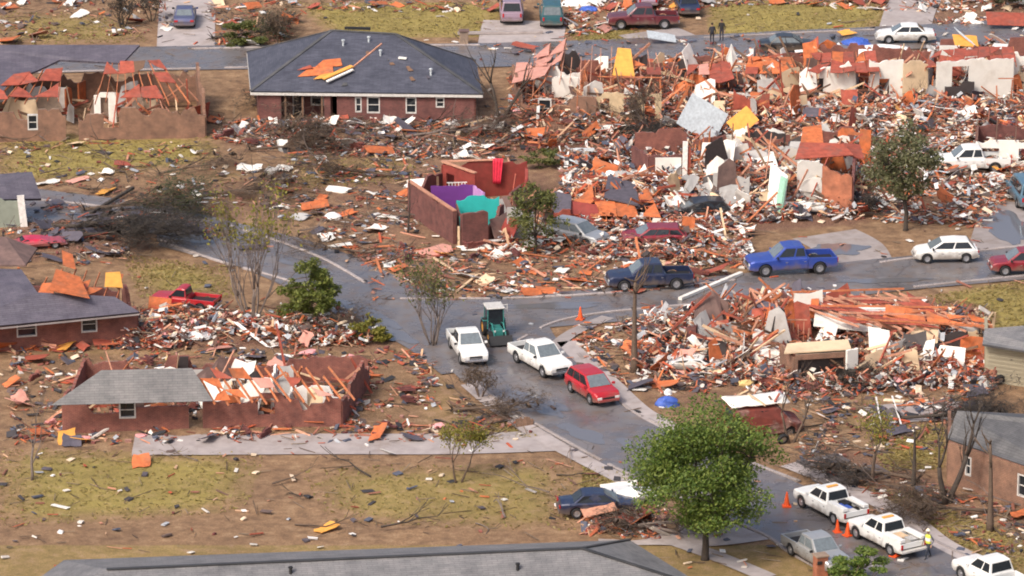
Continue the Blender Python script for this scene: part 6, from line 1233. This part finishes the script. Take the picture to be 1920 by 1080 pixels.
for zi, (zn, poly, wts, nbig, nlit, tilt) in enumerate(ZONES):
    road_ok = 'street' in zn
    ks = list(wts); wv_ = list(wts.values())
    for _ in range(nbig):
        k = rnd.choices(ks, wv_)[0]
        if count.get(k, 0) >= 298: continue
        x, y = rand_in(poly, rnd); g = P(x, y)
        if not road_ok and near_road(g): continue
        nm, lbl, grp, mats, mw, adj = KINDS[k]; mi = rnd.choices(range(len(mats)), mw)[0]; mat, colw = mats[mi]
        o = D.objects.new(nm, variant(k, mat, rnd)); C.objects.link(o); count[k] = count.get(k, 0)+1
        tx, ty = rnd.gauss(0, tilt*.8), rnd.gauss(0, tilt*.55); s = {'plank':(rnd.uniform(1.2,3.6),rnd.uniform(.09,.2),rnd.uniform(.04,.09)),'sheath':(rnd.uniform(.8,2.3),rnd.uniform(.6,1.2),.55),'dry':(rnd.uniform(.6,2.2),rnd.uniform(.5,1.2),rnd.uniform(.4,.9)),
             'siding':(rnd.uniform(1.5,3.6),rnd.uniform(.15,.35),.5),'shin':(rnd.uniform(.8,2.2),rnd.uniform(.6,1.4),.5),'brickc':(1.3,1.6,1.3),'insul':(rnd.uniform(.4,1.1),rnd.uniform(.3,.8),rnd.uniform(.2,.45)),'branch':(rnd.uniform(1.8,3.6),)*3}[k]
        if k in ('brickc','insul','branch'): tx *= .5; ty *= .5
        lift = abs(math.sin(ty))*s[0]*.42+abs(math.sin(tx))*s[1]*.4; pile = rnd.random()**2*(.9 if tilt > .45 else .2)
        o.location = (g.x, g.y, (max(HG(g.x, g.y), .08 if road_ok else 0))+.04+lift*.8+pile*.5); o.rotation_euler = (tx, ty, rnd.uniform(0, 2*PI)); o.scale = s
        tt = max(abs(tx), abs(ty)); pose = 'flat' if tt < .22 else ('tilted' if tt < .7 else 'steeply tilted'); big = {'plank':(1.9,2.8),'sheath':(1.2,1.8),'dry':(1.0,1.6),'siding':(2.1,2.9),'shin':(1.2,1.7),'insul':(.6,.9)}.get(k)
        size = ('short' if s[0] < big[0] else 'long' if s[0] > big[1] else 'mid length') if k in ('plank','siding') else ('small' if s[0] < big[0] else 'large' if s[0] > big[1] else 'mid size') if big else adj
        o['label'] = f'{size} {colw} {lbl} {pose} {landmark(x, y)}'; o['category'] = lbl.split()[-1] if k not in ('shin','brickc','insul') else {'shin':'roof piece','brickc':'brickwork','insul':'insulation'}[k]; o['group'] = f'{colw} {grp} {zn}'
    # small litter, far too many to count
    for _ in range(int(nlit*(1.7 if tilt > .45 else 1.15))):
        x, y = rand_in(poly, rnd); g = P(x, y)
        onr = near_road(g)
        if onr and (not road_ok and rnd.random() > .06): continue
        q = noise.noise(Vector((g.x*.45, g.y*.3, zi)))
        q += .5*noise.noise(Vector((g.x*1.3, g.y*.8, zi+9)))
        if q < (.02 if tilt < .45 else -.2) and rnd.random() < .86: continue
        k = rnd.choices(('wood','white','dark','twig','brick'), (wts.get('plank',0)+wts.get('sheath',0), wts.get('dry',0)*.75+wts.get('siding',0), 1+wts.get('shin',0), 1.2+wts.get('branch',0)*1.8, .9+wts.get('brickc',0)*1.3))[0]
        z = max(HG(g.x, g.y), .08 if onr else 0)+rnd.random()**2.2*(.95 if tilt > .45 else .14)+.02; LIT[k].append((g.x, g.y, z, tilt))
for nlit, poly in ((1500, [(0,0),(1920,0),(1920,1080),(0,1080)]),):
    for _ in range(nlit):
        x, y = rand_in(poly, rnd); g = P(x, y)
        if near_road(g) and rnd.random() > .25: continue
        LIT[rnd.choice(('white','twig','twig','dark','wood'))].append((g.x, g.y, max(HG(g.x, g.y), .08)+.02, .15))
LM = {'wood':('splintered_wood_litter', scrap_mat('wood scraps', [(.58,.17,.06),(.55,.25,.16),(.36,.085,.045),(.58,.36,.22),(.45,.12,.055),(.22,.085,.055),(.57,.29,.19),(.30,.12,.08),(.18,.10,.07),(.48,.10,.045)]), ((.2,1.1),(.04,.17),(.02,.06))),
      'white':('white_scrap_litter', scrap_mat('white scraps', [(.82,.80,.76),(.72,.68,.62),(.84,.82,.8),(.55,.5,.45),(.78,.62,.45),(.4,.42,.45)]), ((.12,.7),(.08,.4),(.015,.09))),
      'dark':('dark_scrap_litter', scrap_mat('dark scraps', [(.05,.045,.05),(.10,.085,.10),(.13,.09,.08),(.03,.03,.035),(.09,.10,.14)]), ((.2,.8),(.12,.5),(.02,.12))),
      'twig':('twig_litter', scrap_mat('twigs', [(.13,.085,.055),(.19,.14,.10),(.09,.06,.045),(.25,.19,.13)]), ((.5,1.9),(.02,.055),(.02,.05))),
      'brick':('brick_rubble', scrap_mat('brick rubble', [(.22,.07,.055),(.30,.11,.08),(.16,.05,.045),(.38,.2,.16)]), ((.12,.42),(.1,.22),(.06,.18)))}
for k, pts in LIT.items():
    nm, mt, (a, b, c_) = LM[k]; pt = np.array(pts); n = len(pt); d_ = np.stack([RNG.uniform(*a, n)*(.6+.6*RNG.random(n)**2)*np.where((RNG.random(n) < .1) & (k in ('wood','white')), 2.1, 1), RNG.uniform(*b, n), RNG.uniform(*c_, n)], -1)
    tl = pt[:,3]*.9; rm = rotmats(RNG.normal(0, 1, n)*tl, RNG.normal(0, 1, n)*tl*.7, RNG.uniform(0, 2*PI, n))
    c3 = pt[:,:3].copy(); c3[:,2] += np.abs(rm[:,2,0])*d_[:,0]*.35
    tag(link(nm, boxes(nm, c3, d_, rm, mt, .22)), kind='stuff')
same = {}
for o in D.objects:
    if o.parent is None and o.get('group') and o.name.split('.')[0] in {v[0] for v in KINDS.values()}: same.setdefault(o['label'], []).append(o)
for lb, os_ in same.items():
    if len(os_) < 2: continue
    os_.sort(key=lambda o: o.location.x/o.location.y); n = len(os_); num = {2:'two',3:'three',4:'four',5:'five'}.get(n, str(n))
    for i, o in enumerate(os_):
        w_ = 'leftmost' if i == 0 else 'rightmost' if i == n-1 else ('middle one' if n == 3 else ('second','third','fourth','fifth','sixth','seventh','eighth')[min(i-1, 6)]+' from left'); o['label'] = f'{lb}, {w_} of {num}'
for o in D.objects:
    if o.get('label') and len(o['label'].replace('-',' ').split()) > 16:
        w_ = o['label'].replace('lumber plank', 'plank').replace('steeply tilted', 'tilted').split(); o['label'] = ' '.join(w_ if len(w_) <= 16 else w_[2:] if w_[0] == 'mid' else w_[1:])
# dry grass blades on the lawns
gp = []
for pp, k in GRASS:
    if k < .55: continue
    for _ in range(int(1500*k)): x, y = rand_in(pp, rnd); q = P(x, y); gp.append((q.x, q.y, HG(q.x, q.y)+.05)) if not near_road(q) else None
tag(link('dry_grass', leafmesh('dry_grass', np.array(gp), .16, leaf_mat('grass blades', [(.22,.165,.05),(.34,.26,.09),(.27,.235,.075),(.42,.33,.15)]), .5)), kind='stuff')
